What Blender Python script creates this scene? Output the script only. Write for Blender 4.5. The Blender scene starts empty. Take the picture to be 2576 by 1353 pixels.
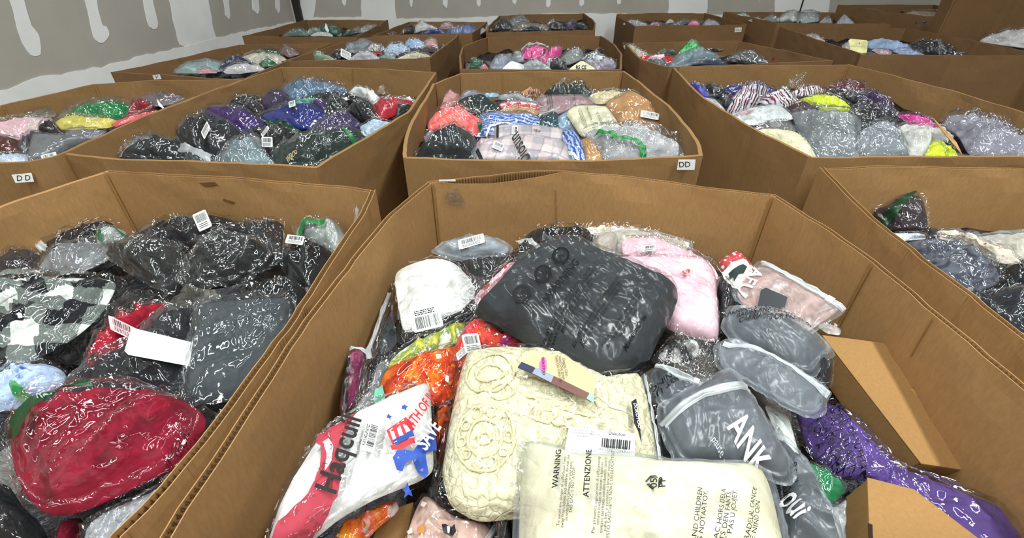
import bpy, bmesh, math, random
import numpy as np
from mathutils import Matrix, Vector

# ------------------------------------------------------------------ camera, world, lights
SC = bpy.context.scene
COL = SC.collection
TH = math.radians(34.8); F = 1161.0; CAMZ = 1.61; RIM = 1.05
cam_d = bpy.data.cameras.new('camera'); cam_d.sensor_width = 36; cam_d.sensor_fit = 'HORIZONTAL'
cam_d.lens = 36 * F / 2576; cam_d.clip_start = 0.01
cam = bpy.data.objects.new('camera', cam_d); COL.objects.link(cam)
cam.location = (0, 0, CAMZ); cam.rotation_euler = (math.pi / 2 - TH, 0, 0)
SC.camera = cam
w = bpy.data.worlds.new('world'); SC.world = w; w.use_nodes = True
w.node_tree.nodes['Background'].inputs[0].default_value = (.8, .9, 1, 1)
w.node_tree.nodes['Background'].inputs[1].default_value = .05
def lamp(x, y, e, sx=.16, sy=2.3):
    l = bpy.data.lights.new('tube_light', 'AREA'); l.shape = 'RECTANGLE'; l.size = sx; l.size_y = sy
    l.energy = e; l.color = (.96, 1, .97)
    o = bpy.data.objects.new('tube_light', l); COL.objects.link(o); o.location = (x, y, 3.95)
LAMPS = [(x, y, e * k) for y, e in ((-2.4, 62), (.3, 98), (3.2, 28)) for x, k in ((-3.0, .62), (-.8, 1.1), (1.4, 1.1), (3.9, .35))]
for a in LAMPS: lamp(*a)
SC.view_settings.view_transform = 'Standard'; SC.view_settings.look = 'None'
SC.view_settings.gamma = 1; SC.view_settings.use_curve_mapping = False
SC.view_settings.exposure = -0.2
cy = SC.cycles
cy.max_bounces = 7; cy.diffuse_bounces = 3; cy.glossy_bounces = 3; cy.transparent_max_bounces = 14
cy.transmission_bounces = 2; cy.caustics_reflective = False; cy.sample_clamp_indirect = 3; cy.use_denoising = True

# ------------------------------------------------------------------ projection helpers
CT, ST = math.cos(TH), math.sin(TH)
CAM = np.array([0, 0, CAMZ])
def ray(px, py):
    u = (px - 1288) / F; v = (py - 676.5) / F
    return np.array([u, CT - v * ST, -(ST + v * CT)])
def on_plane(px, py, C, n):
    d = ray(px, py); t = np.dot(C - CAM, n) / np.dot(d, n)
    return CAM + t * d
def on_z(px, py, z): return on_plane(px, py, np.array([0, 0, z]), np.array([0, 0, 1.]))
VX, VY, VS = 0, 0, 1
def view(x, y, s):
    global VX, VY, VS
    VX, VY, VS = x, y, s
def pp(p): return (VX + p[0] / VS, VY + p[1] / VS)
def pts(s): return [pp(tuple(float(a) for a in q.split(','))) for q in s.split()]

# ------------------------------------------------------------------ materials
def lin(h):
    r = [int(h[i:i + 2], 16) / 255 for i in (0, 2, 4)]
    return tuple(c / 12.92 if c < .04045 else ((c + .055) / 1.055) ** 2.4 for c in r) + (1,)
MC = {}
class NB:
    def __init__(s, name):
        s.m = bpy.data.materials.new(name); s.m.use_nodes = True; s.t = s.m.node_tree; s.t.nodes.clear()
        s.out = s.n('ShaderNodeOutputMaterial')
    def n(s, ty, **k):
        nd = s.t.nodes.new(ty)
        for a, b in k.items(): setattr(nd, a, b)
        return nd
    def l(s, a, b): s.t.links.new(a, b)
    def coord(s, scale=1, rot=0, kind='Object'):
        tc = s.n('ShaderNodeTexCoord'); mp = s.n('ShaderNodeMapping')
        mp.inputs['Scale'].default_value = (scale,) * 3 if not isinstance(scale, tuple) else scale
        mp.inputs['Rotation'].default_value = (0, 0, rot)
        s.l(tc.outputs[kind], mp.inputs[0]); return mp.outputs[0]
    def noise(s, co, sc, det=3, dist=0, rough=.5):
        nd = s.n('ShaderNodeTexNoise'); s.l(co, nd.inputs['Vector'])
        nd.inputs['Scale'].default_value = sc; nd.inputs['Detail'].default_value = det
        nd.inputs['Distortion'].default_value = dist; nd.inputs['Roughness'].default_value = rough
        return nd
    def vor(s, co, sc, feat='F1', rnd=1):
        nd = s.n('ShaderNodeTexVoronoi', feature=feat); s.l(co, nd.inputs['Vector'])
        nd.inputs['Scale'].default_value = sc; nd.inputs['Randomness'].default_value = rnd
        return nd
    def ramp(s, fac, stops, const=False):
        nd = s.n('ShaderNodeValToRGB'); s.l(fac, nd.inputs[0]); cr = nd.color_ramp
        if const: cr.interpolation = 'CONSTANT'
        while len(cr.elements) < len(stops): cr.elements.new(.5)
        for e, (p, c) in zip(cr.elements, stops):
            e.position = p; e.color = lin(c) if isinstance(c, str) else (c, c, c, 1)
        return nd.outputs[0]
    def math(s, op, a, b=None, c=None):
        nd = s.n('ShaderNodeMath', operation=op)
        for i, v in enumerate((a, b, c)):
            if v is None: continue
            if isinstance(v, (int, float)): nd.inputs[i].default_value = v
            else: s.l(v, nd.inputs[i])
        return nd.outputs[0]
    def mix(s, fac, a, b, blend='MIX'):
        nd = s.n('ShaderNodeMix', data_type='RGBA', blend_type=blend)
        for i, v in ((0, fac), (6, a), (7, b)):
            if isinstance(v, str): nd.inputs[i].default_value = lin(v)
            elif isinstance(v, (int, float)): nd.inputs[i].default_value = v
            elif isinstance(v, tuple): nd.inputs[i].default_value = v
            else: s.l(v, nd.inputs[i])
        return nd.outputs[2]
    def bump(s, h, st, dist=.002, nrm=None):
        nd = s.n('ShaderNodeBump'); s.l(h, nd.inputs['Height']); nd.inputs['Strength'].default_value = st
        nd.inputs['Distance'].default_value = dist
        if nrm is not None: s.l(nrm, nd.inputs['Normal'])
        return nd.outputs[0]
    def bsdf(s, col, rough=.8, nrm=None, spec=.3, sheen=0):
        b = s.n('ShaderNodeBsdfPrincipled')
        if isinstance(col, str): b.inputs['Base Color'].default_value = lin(col)
        else: s.l(col, b.inputs['Base Color'])
        b.inputs['Roughness'].default_value = rough; b.inputs['Specular IOR Level'].default_value = spec
        if sheen: b.inputs['Sheen Weight'].default_value = sheen
        if nrm is not None: s.l(nrm, b.inputs['Normal'])
        s.l(b.outputs[0], s.out.inputs[0]); return b

def plain(col, rough=.7, spec=.3):
    k = ('plain', col, rough, spec)
    if k not in MC:
        b = NB('plain_' + col); c = b.coord(1)
        n = b.noise(c, 90, 2)
        b.bsdf(b.mix(.12, col, n.outputs[0], 'OVERLAY'), rough, None, spec); MC[k] = b.m
    return MC[k]
def cardboard(col='a37d52', k2=0):
    k = ('card', col, k2)
    if k not in MC:
        b = NB('cardboard'); c = b.coord(1, kind='Object')
        fib = b.noise(b.coord((1, 1, .3)), 160, 3, .3, .6)
        big = b.noise(c, 2.3, 3, .4); st = b.noise(c, 7.5, 4, 1.0, .6)
        c1 = b.mix(b.ramp(fib.outputs[0], [(.3, 0.), (.7, 1.)]), mulc(col, .95), mulc(col, 1.04))
        c2 = b.mix(b.ramp(big.outputs[0], [(.35, 0.), (.75, .35)]), c1, mulc(col, .78))
        c3 = b.mix(b.ramp(st.outputs[0], [(.66, 0.), (.78, .30)]), c2, mulc(col, .5))
        sp = b.noise(c, 330, 2)
        c4 = b.mix(b.ramp(sp.outputs[0], [(.68, 0.), (.76, .3)]), c3, mulc(col, .55))
        nr = b.bump(b.noise(c, 9, 3, .5).outputs[0], .35, .006)
        nr = b.bump(fib.outputs[0], .15, .0005, nr)
        b.bsdf(c4, .82, nr, .22); MC[k] = b.m
    return MC[k]
def mulc(h, f): return ''.join('%02x' % max(0, min(255, int(int(h[i:i + 2], 16) * f))) for i in (0, 2, 4))
def drywall(col, kind):
    b = NB('drywall_' + kind); c = b.coord(1)
    n = b.noise(c, 1.6, 5, .3, .6); f = b.noise(c, 60, 3)
    col2 = b.mix(b.ramp(n.outputs[0], [(.3, 0.), (.75, 1.)]), mulc(col, .95), mulc(col, 1.05))
    b.bsdf(col2, .9, b.bump(f.outputs[0], .2, .001), .15); return b.m
def concrete():
    b = NB('concrete'); c = b.coord(1); n = b.noise(c, 3, 6, .5, .65)
    b.bsdf(b.ramp(n.outputs[0], [(.3, '6c6862'), (.7, '8f8a82')]), .55, b.bump(n.outputs[0], .2, .002), .4); return b.m

def cloth(spec):
    """spec: 'hex' or 'kind:hex,hex,..:scale:angle'"""
    if spec in MC: return MC[spec]
    p = spec.split(':'); kind = p[0] if len(p) > 1 else 'solid'
    cs = (p[1] if len(p) > 1 else p[0]).split(','); sc = float(p[2]) if len(p) > 2 else 1; an = math.radians(float(p[3])) if len(p) > 3 else 0
    b = NB('cloth_' + kind); co = b.coord(1, an)
    wr = b.noise(b.coord((1, 2.0, 1), an + .6), 7, 3, 1.4, .5); weave = b.noise(co, 420, 2)
    wr2 = b.noise(b.coord((2.2, 1, 1), an + 1.1), 13, 3, 1.0, .5)
    hgt = b.math('ADD', b.math('ABSOLUTE', b.math('SUBTRACT', wr.outputs[0], .5)), b.math('MULTIPLY', b.math('ABSOLUTE', b.math('SUBTRACT', wr2.outputs[0], .5)), .5))
    nr = b.bump(hgt, .7, .014); nr = b.bump(weave.outputs[0], .35, .001, nr)
    rough = .85
    def sep(axis, c=None):
        s_ = b.n('ShaderNodeSeparateXYZ'); b.l(c or co, s_.inputs[0]); return s_.outputs[axis]
    if kind == 'solid':
        n = b.noise(co, 12, 4, .5)
        col = b.mix(b.ramp(n.outputs[0], [(.3, 0.), (.7, 1.)]), mulc(cs[0], .86), mulc(cs[0], 1.12))
    elif kind == 'denim':
        n = b.noise(co, 25, 5, .6, .7); col = b.ramp(n.outputs[0], [(.3, mulc(cs[0], .75)), (.7, mulc(cs[0], 1.2))])
    elif kind == 'gingham':
        wv = b.noise(co, 6, 2); 
        def sq(ax):
            v = b.math('ADD', b.math('MULTIPLY', sep(ax), sc), b.math('MULTIPLY', wv.outputs[0], .9))
            return b.math('GREATER_THAN', b.math('FRACT', v), .5)
        f = b.math('MULTIPLY', b.math('ADD', sq(0), sq(1)), .5)
        col = b.ramp(f, [(0., cs[0]), (.4, cs[1]), (.9, cs[2])], True)
    elif kind in ('stripe', 'wave'):
        wv = b.noise(co, 14 if kind == 'wave' else 9, 3, .8)
        v = b.math('ADD', b.math('MULTIPLY', sep(1), sc), b.math('MULTIPLY', wv.outputs[0], 2.2 if kind == 'wave' else 1.6))
        if len(cs) == 3:
            col = b.ramp(b.math('FRACT', v), [(0., cs[0]), (.38, cs[1]), (.62, cs[0]), (.8, cs[2])], True)
        else: col = b.ramp(b.math('FRACT', v), [(0., cs[0]), (.52, cs[1])], True)
    elif kind == 'plaid':
        wv = b.noise(co, 5, 2)
        def band(ax):
            v = b.math('FRACT', b.math('ADD', b.math('MULTIPLY', sep(ax), sc), b.math('MULTIPLY', wv.outputs[0], .35)))
            return b.ramp(v, [(.02, 0.), (.12, 1.), (.45, 1.), (.56, 0.)]), b.math('LESS_THAN', v, .03)
        a, la = band(0); d, ld = band(1)
        f = b.math('MULTIPLY', b.math('ADD', a, d), .5)
        col = b.ramp(f, [(.1, cs[0]), (.5, cs[1]), (.9, cs[2])])
        col = b.mix(b.math('MULTIPLY', b.math('MAXIMUM', la, ld), .55), col, '4a4650')
    elif kind == 'dye':
        n = b.noise(co, sc, 4, 2.2, .62); k = len(cs)
        st = [(.28 + .46 * i / (k - 1), c) for i, c in enumerate(cs)]
        col = b.ramp(n.outputs[0], st)
    elif kind == 'floral':
        v = b.vor(co, sc, 'F1'); n = b.noise(co, sc * 1.3, 3, 1.2)
        d = b.math('ADD', v.outputs['Distance'], b.math('MULTIPLY', n.outputs[0], .5))
        st = [(.35, cs[1]), (.45, cs[2] if len(cs) > 2 else cs[1]), (.55, cs[0])]
        col = b.ramp(d, st)
    elif kind == 'dots':
        v = b.vor(co, sc, 'F1', .1); col = b.ramp(v.outputs['Distance'], [(.0, cs[1]), (.33, cs[0])], True)
    elif kind == 'rib':
        v = b.math('FRACT', b.math('MULTIPLY', sep(0), sc)); col = b.ramp(v, [(0., mulc(cs[0], .7)), (.5, mulc(cs[0], 1.1))])
        nr = b.bump(v, .4, .002, nr)
    elif kind == 'lace':
        v = b.vor(co, 75, 'DISTANCE_TO_EDGE'); v2 = b.vor(co, 17, 'F1', .7)
        rings = b.math('SINE', b.math('MULTIPLY', v2.outputs['Distance'], 24))
        hh = b.math('ADD', b.ramp(v.outputs['Distance'], [(0., 0.), (.12, 1.)]), rings)
        col = b.mix(b.ramp(hh, [(.0, .55), (.5, 0.)]), cs[0], mulc(cs[0], .82))
        nr = b.bump(hh, .55, .0022, nr)
    elif kind == 'sequin':
        v = b.vor(co, 140, 'F1'); col = b.ramp(v.outputs['Color'], [(.2, cs[0]), (.8, cs[1])]); rough = .25
        nr = b.bump(v.outputs['Color'], 1, .004, nr)
    elif kind == 'photo':
        n = b.noise(co, sc, 4, 1.2, .55); n2 = b.noise(co, sc * 3, 3, .5)
        col = b.ramp(n.outputs[0], [(.36, cs[0]), (.46, cs[1]), (.54, cs[2]), (.66, cs[3])])
        col = b.mix(.25, col, n2.outputs[0], 'OVERLAY')
    sh = 0
    b.bsdf(col, rough, nr, .2, sh); MC[spec] = b.m
    return b.m

def film(kind):
    k = ('film', kind)
    if k in MC: return MC[k]
    haze, rough, gl, hc = {'c': (.006, .06, 1.8, 'd5dce2'), 'm': (.030, .09, 1.7, 'c3ccd4'), 'f': (.20, .26, 1.0, 'b4bec8'),
                           'w': (.60, .32, 1.0, 'ccd2d6'), 'q': (.035, .22, 1.0, 'b9c2ca'), 's': (.025, .07, 1.9, 'd5dade')}[kind]
    b = NB('plastic_film_' + kind); co = b.coord(1)
    n1 = b.noise(co, 8, 1, 1.2, .4); n2 = b.noise(co, 24, 1, 1.2, .4)
    r1 = b.math('ABSOLUTE', b.math('SUBTRACT', n1.outputs[0], .5)); r2 = b.math('ABSOLUTE', b.math('SUBTRACT', n2.outputs[0], .5))
    h = b.math('ADD', r1, b.math('MULTIPLY', r2, .12 if kind != 's' else .22))
    nr = b.bump(h, 1.0, {'f': .010, 'w': .010, 's': .034, 'c': .019, 'm': .014, 'q': .014}[kind])
    tr = b.n('ShaderNodeBsdfTransparent'); tr.inputs[0].default_value = (.97, .975, .98, 1)
    df = b.n('ShaderNodeBsdfDiffuse'); df.inputs[0].default_value = lin(hc); b.l(nr, df.inputs['Normal'])
    gs = b.n('ShaderNodeBsdfGlossy'); gs.inputs['Roughness'].default_value = rough; b.l(nr, gs.inputs['Normal'])
    m1 = b.n('ShaderNodeMixShader'); b.l(tr.outputs[0], m1.inputs[1]); b.l(df.outputs[0], m1.inputs[2])
    hz = b.math('MULTIPLY', b.ramp(n1.outputs[0], [(.35, .5), (.7, 1.)]), haze * 1.3); b.l(hz, m1.inputs[0])
    fr = b.n('ShaderNodeFresnel'); fr.inputs[0].default_value = 1.5
    fm = b.math('MINIMUM', b.math('MULTIPLY', fr.outputs[0], gl), .28)
    m2 = b.n('ShaderNodeMixShader'); b.l(fm, m2.inputs[0]); b.l(m1.outputs[0], m2.inputs[1]); b.l(gs.outputs[0], m2.inputs[2])
    b.l(m2.outputs[0], b.out.inputs[0]); MC[k] = b.m
    return b.m
def heapmat():
    b = NB('packed_bags'); co = b.coord(1)
    v = b.vor(b.coord((1, 1, 1)), 7, 'F1')
    s_ = b.n('ShaderNodeSeparateColor'); b.l(v.outputs['Color'], s_.inputs[0])
    col = b.ramp(s_.outputs[0], [(0., '17181b'), (.22, '2b2d33'), (.42, '4a4c52'), (.6, '1c2233'), (.74, '6d6a68'), (.86, '3a2226'), (.95, '8a8880')], True)
    n = b.noise(co, 22, 4, 2.5); bs = b.bsdf(col, .25, b.bump(n.outputs[0], 1, .02), .5); return b.m

# ------------------------------------------------------------------ object helpers
def props(o, label=None, cat=None, group=None, kind=None):
    if label: o['label'] = label
    if cat: o['category'] = cat
    if group: o['group'] = group
    if kind: o['kind'] = kind
    return o
def mesh(name, V, Fc, mat, parent=None, smooth=True, label=None):
    me = bpy.data.meshes.new(name); me.from_pydata([tuple(map(float, v)) for v in V], [], Fc); me.update()
    return link(name, me, mat, parent, smooth, label)
def link(name, me, mat, parent=None, smooth=True, label=None):
    if mat: me.materials.append(mat)
    if smooth: me.polygons.foreach_set('use_smooth', [True] * len(me.polygons))
    o = bpy.data.objects.new(name, me); COL.objects.link(o)
    if parent is not None: o.parent = parent
    if label: o['label'] = label
    return o
def empty(name, M, **k):
    o = bpy.data.objects.new(name, None); o.empty_display_size = .05; COL.objects.link(o); o.matrix_world = M
    return props(o, **k)
def boxv(x0, x1, y0, y1, z0, z1):
    V = [(x, y, z) for z in (z0, z1) for y in (y0, y1) for x in (x0, x1)]
    return V, [(0, 2, 3, 1), (4, 5, 7, 6), (0, 1, 5, 4), (2, 6, 7, 3), (0, 4, 6, 2), (1, 3, 7, 5)]
def bevel_mesh(o, wdt, seg=2):
    m = o.modifiers.new('bevel', 'BEVEL'); m.width = wdt; m.segments = seg; m.limit_method = 'ANGLE'

# ------------------------------------------------------------------ the room
YB = 5.75; KX = -2.37
LW0 = np.array([KX, YB]); LW1 = np.array([-2.66, 2.485]); ld = (LW1 - LW0) / np.linalg.norm(LW1 - LW0)
LWE = LW0 + ld * 10.2
gyp = drywall('b0aba3', 'paper'); mud = drywall('ebecec', 'compound')
XR = 7.0; YF = LWE[1]; CE = 4.2
def wallbox(name, p, q, t, z0=0, z1=CE, m=gyp):
    p = np.array(p); q = np.array(q); d = (q - p) / np.linalg.norm(q - p); n = np.array([d[1], -d[0]]) * t
    V = [(*a, z) for z in (z0, z1) for a in (p, q, q + n, p + n)]
    o = mesh(name, V, [(3, 2, 1, 0), (4, 5, 6, 7), (0, 1, 5, 4), (1, 2, 6, 5), (2, 3, 7, 6), (3, 0, 4, 7)], m, smooth=False)
    return props(o, kind='structure')
wl = wallbox('wall_left', LWE, LW0, -.12)
wb = wallbox('wall_back', (KX - .12, YB), (XR, YB), -.12)
wallbox('wall_right', (XR, YB), (XR, YF), -.12)
wallbox('wall_front', (XR, YF), (LWE[0], YF), -.12)
o = mesh('floor', *boxv(LWE[0] - .2, XR + .1, YF - .1, YB + .1, -.1, 0), concrete(), smooth=False); props(o, kind='structure')
o = mesh('ceiling', *boxv(LWE[0] - .2, XR + .1, YF - .1, YB + .1, CE, CE + .1), drywall('77797a', 'ceiling'), smooth=False); props(o, kind='structure')
for i, (x, y, e) in enumerate(LAMPS):
    col_ = ('left', 'centre left', 'centre right', 'right')[i % 4]; row_ = ('behind the camera', 'over the front boxes', 'over the rear boxes')[i // 4]
    t = empty('strip_light', Matrix.Translation((x, y, 4.2)), label='white ceiling strip light in the %s run %s' % (col_, row_), cat='ceiling light', group='strip lights on the ceiling')
    mesh('housing', *boxv(-.11, .11, -1.2, 1.2, -.09, 0), plain('e8e8e6', .4), t, False)
    b = NB('lit_tube'); em = b.n('ShaderNodeEmission'); em.inputs[1].default_value = 3; b.l(em.outputs[0], b.out.inputs[0])
    mesh('diffuser', *boxv(-.09, .09, -1.17, 1.17, -.13, -.09), b.m, t, False)

PN = [0]
def chaikin(P, n, t=.25):
    for _ in range(n):
        Q = np.roll(P, -1, 0); P = np.stack([P * (1 - t) + Q * t, P * t + Q * (1 - t)], 1).reshape(-1, 2)
    return P
def patch(wall, P0, n, pl, name='joint_compound', m=mud, th=.002, jit=.005):
    """a skim of joint compound lying on a wall plane through P0 with normal n (towards the room)"""
    PN[0] += 1; th = .0015 + .0005 * (PN[0] % 14)
    P0 = np.array(P0, float); n = np.array(n, float); n /= np.linalg.norm(n)
    ex = np.cross([0, 0, 1], n); ex /= np.linalg.norm(ex)
    q = []
    for (x, y) in pl:
        if y <= .1: y = -85; 
        q.append(on_plane(x, y, P0 + n * th, n))
    q = list(map(np.array, zip(*[chaikin(np.array(q)[:, [i, 2]], 1)[:, j] for i, j in ((0, 0), (1, 0), (0, 1))]))) if 5 < len(q) < 14 else q
    # subdivide and roughen the outline
    out = []; rg = random.Random(int(abs(pl[0][0])) * 7 + len(pl))
    for i in range(len(q)):
        a, c = q[i], q[(i + 1) % len(q)]; L = np.linalg.norm(c - a); k = max(1, min(40, int(L / .05)))
        for j in range(k):
            p = a + (c - a) * j / k
            p = p + ex * rg.uniform(-jit, jit) + np.array([0, 0, 1]) * rg.uniform(-jit, jit)
            p[2] = max(p[2], .0); out.append(p)
    bm = bmesh.new(); vs = [bm.verts.new(p) for p in out]
    f = bm.faces.new(vs)
    f.normal_update()
    r = bmesh.ops.extrude_face_region(bm, geom=[f])
    for v in [g for g in r['geom'] if isinstance(g, bmesh.types.BMVert)]: v.co -= Vector(n) * th
    bmesh.ops.recalc_face_normals(bm, faces=bm.faces)
    bmesh.ops.triangulate(bm, faces=[f_ for f_ in bm.faces if len(f_.verts) > 4])
    me = bpy.data.meshes.new(name); bm.to_mesh(me); bm.free()
    return link(name, me, m, wall, False)
nL = (-ld[1], ld[0], 0); nL = nL if nL[0] > 0 else (ld[1], -ld[0], 0)
PL = (KX, YB, 0); PB = (KX, YB, 0); nB = (0, -1, 0)
view(0, 0, 2.819)
for s in ('10,0 130,0 200,170 285,240 288,320 285,400 230,405 180,350 110,160', '555,0 660,0 710,170 775,200 778,270 720,312 670,280 640,190',
          '985,0 1030,0 1110,120 1125,180 1105,215 1070,200 1035,140', '1170,0 1450,0 1500,150 1545,300 1290,375 1230,160',
          '1560,0 1600,0 1635,110 1625,140 1600,110', '1770,0 1815,0 1840,70 1830,105 1795,70', '1940,0 1975,0 1987,70 1975,92 1958,60'):
    patch(wl, PL, nL, pts(s))
patch(wl, PL, nL, pts('-700,830 -300,700 0,652 300,548 560,505 780,462 1010,395 1280,335 1540,268 1700,232 1900,190 2115,148 2130,420 1500,900 0,2200 -700,2600'), jit=.007)
view(600, 0, 3.657)
for s in ('590,0 700,0 712,60 690,160 560,175', '940,0 1005,0 990,40 975,62 955,30', '1120,0 1420,0 1450,175 1130,175', '1560,0 1620,0 1600,60 1590,72 1575,40',
          '1870,0 1930,0 1925,40 1912,76 1880,40', '2180,0 2230,0 2225,35 2210,65 2190,40', '2520,0 2560,0 2556,20 2545,37'):
    patch(wb, PB, nB, pts(s))
view(1100, 0, 3.22)
for s in ('310,0 360,0 352,35 340,55 325,30', '600,0 640,0 632,35 612,20', '865,0 920,0 915,35 900,62 880,50', '1145,0 1200,0 1190,30 1165,52 1150,40', '1435,0 1500,0 1485,25 1460,37',
          '1730,0 1760,0 1745,20', '1880,0 2200,0 2190,60 2170,150 1870,150'):
    patch(wb, PB, nB, pts(s))
view(1776, 0, 3.22)
for s in ('560,0 1010,0 1000,60 985,150 560,150', '420,0 455,0 440,17', '-330,0 -290,0 -310,18'):
    patch(wb, PB, nB, pts(s))
view(0, 0, 1)
patch(wb, PB, nB, pts('750,44 900,43 1000,47 1150,46 1270,40 1400,34 1560,34 1700,38 1900,36 2200,33 2576,30 2576,200 1500,240 750,240'))
c = np.array([KX, YB])
o = mesh('trim_1', *boxv(KX + .005, KX + .075, YB - .05, YB - .003, 0, CE), plain('2c2b29', .5), smooth=False); props(o, kind='structure')
o = mesh('trim_2', *boxv(KX - .012, KX + .004, YB - .06, YB - .05, 0, CE), plain('c9c9c4', .5), smooth=False); props(o, kind='structure')
q = on_plane(2014, 20, np.array(PB), np.array([0, 1., 0]))
o = mesh('trim_3', *boxv(q[0] - .008, q[0] + .006, YB - .012, YB - .001, 0, CE), plain('2a2a2a', .6), smooth=False); props(o, kind='structure')

# ------------------------------------------------------------------ corrugated bulk boxes
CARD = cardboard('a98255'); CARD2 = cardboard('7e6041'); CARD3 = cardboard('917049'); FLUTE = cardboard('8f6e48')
CREASE = cardboard('95703f')
def resample(P, step):
    out = []; kink = []
    for i in range(len(P) - 1):
        L = np.linalg.norm(P[i + 1] - P[i]); k = max(1, int(round(L / step)))
        for j in range(k): out.append(P[i] + (P[i + 1] - P[i]) * j / k); kink.append(j == 0 and i > 0)
    out.append(P[-1]); kink.append(False)
    return np.array(out), kink
def nz(x, seed): return math.sin(x * 7.1 + seed) * .5 + math.sin(x * 17.3 + seed * 2.3) * .3 + math.sin(x * 41 + seed * 1.7) * .2
BOX = {}
def bulk_box(key, label, panels, rim=None, flute=(), T=.012, dip=None, lift=None, mat=None):
    """panels: image-pixel polylines of the rim, one per side panel, anticlockwise seen from above; each runs on from the last"""
    z = rim if rim else RIM
    segs = []; last = None
    for s in panels:
        P = [on_z(x, y, z)[:2] for x, y in pts(s)]
        if last is not None: P = [last] + P
        segs.append(P); last = P[-1]
    segs[0] = [last] + segs[0] if np.linalg.norm(segs[0][0] - last) > .02 else segs[0]
    allp = np.array([p for S_ in segs for p in S_[:-1]]); cen = allp.mean(0)
    root = empty('bulk_box', Matrix.Translation((cen[0], cen[1], 0)), label=label, cat='cardboard box')
    BOX[key] = dict(cen=cen, poly=allp, root=root, rim=z)
    sd = sum(map(ord, key))
    area = 0
    for i in range(len(allp)):
        a, b_ = allp[i], allp[(i + 1) % len(allp)]; area += a[0] * b_[1] - a[1] * b_[0]
    sg = 1 if area > 0 else -1
    for pi, S_ in enumerate(segs):
        R, kink = resample(np.array(S_), .035)
        n = len(R); tang = np.gradient(R, axis=0); tang /= np.linalg.norm(tang, axis=1)[:, None] + 1e-9
        inn = np.stack([-tang[:, 1], tang[:, 0]], 1) * sg
        s_ = np.concatenate([[0], np.cumsum(np.linalg.norm(np.diff(R, axis=0), axis=1))])
        up = lift.get(pi, 0) if lift else 0
        zt = np.array([z + up + .0035 * nz(s + pi * 3, sd) for s in s_])
        levels = [0, .35, .65, .85, .93, .975, 1]
        lines = []
        fl = pi in flute; t_l = .0016
        def sheet(off0, off1, nm, m, ztop=None, hem=True):
            V = []; Fc = []
            for side, off in ((0, off0), (1, off1)):
                for li, lv in enumerate(levels):
                    for i in range(n):
                        warp = .004 * nz(s_[i] * .8 + lv * 2.1, sd + pi) * math.sin(math.pi * i / (n - 1)) if n > 2 else 0
                        kk = .003 if kink[i] else 0
                        o_ = off + warp + kk
                        zz = (ztop if ztop is not None else zt)[i] * lv
                        p = R[i] + inn[i] * o_ - cen
                        V.append((p[0], p[1], zz))
            L = len(levels); N = n * L
            for li in range(L - 1):
                for i in range(n - 1):
                    a = li * n + i; Fc.append((a, a + 1, a + 1 + n, a + n)); a += N; Fc.append((a + n, a + n + 1, a + 1, a))
            for i in range(n - 1):
                a = (L - 1) * n + i; Fc.append((a, a + 1, a + 1 + N, a + N)); Fc.append((i + N, i + N + 1, i + 1, i))
            for li in range(L - 1):
                a = li * n; Fc.append((a, a + n, a + n + N, a + N)); a = li * n + n - 1; Fc.append((a + N, a + n + N, a + n, a))
            o = mesh(nm, V, Fc, m, root, False)
            return o
        if not fl:
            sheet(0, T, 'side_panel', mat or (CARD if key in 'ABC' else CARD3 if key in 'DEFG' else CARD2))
        else:
            zi = zt.copy()
            if dip and pi == dip[0]:
                for i in range(n):
                    f = s_[i] / s_[-1]
                    if dip[1] < f < dip[2]: zi[i] -= dip[3] * math.sin(math.pi * (f - dip[1]) / (dip[2] - dip[1])) ** .7
            op = sheet(0, t_l, 'side_panel', CARD)
            ip = sheet(T - t_l, T, 'inner_liner', CARD, zi)
            ip.parent = op
            # fluting: a corrugated sheet standing between the two liners
            per = .0085; Lt = s_[-1]; k = int(Lt / per * 4); V = []; Fc = []
            for i in range(k + 1):
                f = i / k; s = f * Lt; x = np.interp(s, s_, R[:, 0]); y = np.interp(s, s_, R[:, 1])
                ix = np.interp(s, s_, inn[:, 0]); iy = np.interp(s, s_, inn[:, 1]); zz = np.interp(s, s_, zt) - .002
                of = T / 2 + (T / 2 - t_l) * (0, 1, 0, -1)[i % 4]
                of += .004 * nz(s * .8 + 2.1, sd + pi) * math.sin(math.pi * f)
                for dz in (0, -.05): V.append((x + ix * of - cen[0], y + iy * of - cen[1], zz + dz))
                if i: a = 2 * i; Fc.append((a - 2, a, a + 1, a - 1))
            fo = mesh('fluting', V, Fc, FLUTE, op, False)
    ring = [S_[0] for S_ in segs]
    for i, p in enumerate(ring):
        prv, nxt = segs[i - 1][-2], segs[i][1]; a = p - prv; a /= np.linalg.norm(a); c_ = nxt - p; c_ /= np.linalg.norm(c_)
        n1 = np.array([-a[1], a[0]]) * sg; n2 = np.array([-c_[1], c_[0]]) * sg; nn = n1 + n2; nn /= np.linalg.norm(nn); k_ = (T + .004) / max(.5, nn @ n1)
        q0, q1, q2 = p + nn * k_ - a * .004 - cen, p + nn * (k_ + .002) - cen, p + nn * k_ + c_ * .004 - cen
        zt_ = z - .004; V = [(*q, h) for h in (.3, zt_) for q in (q0, q1, q2)]
        mesh('fold_crease', V, [(0, 1, 4, 3), (1, 2, 5, 4)], CREASE, root, False)
    bp = [tuple(p - cen) + (.004,) for p in allp]; bq = [tuple(p - cen) + (.014,) for p in allp]
    k = len(bp); bpo = mesh('base_panel', bp + bq, [tuple(range(k))[::-1], tuple(range(k, 2 * k))] + [(i, (i + 1) % k, k + (i + 1) % k, k + i) for i in range(k)], CARD, root, False)
    return root
import re

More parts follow.
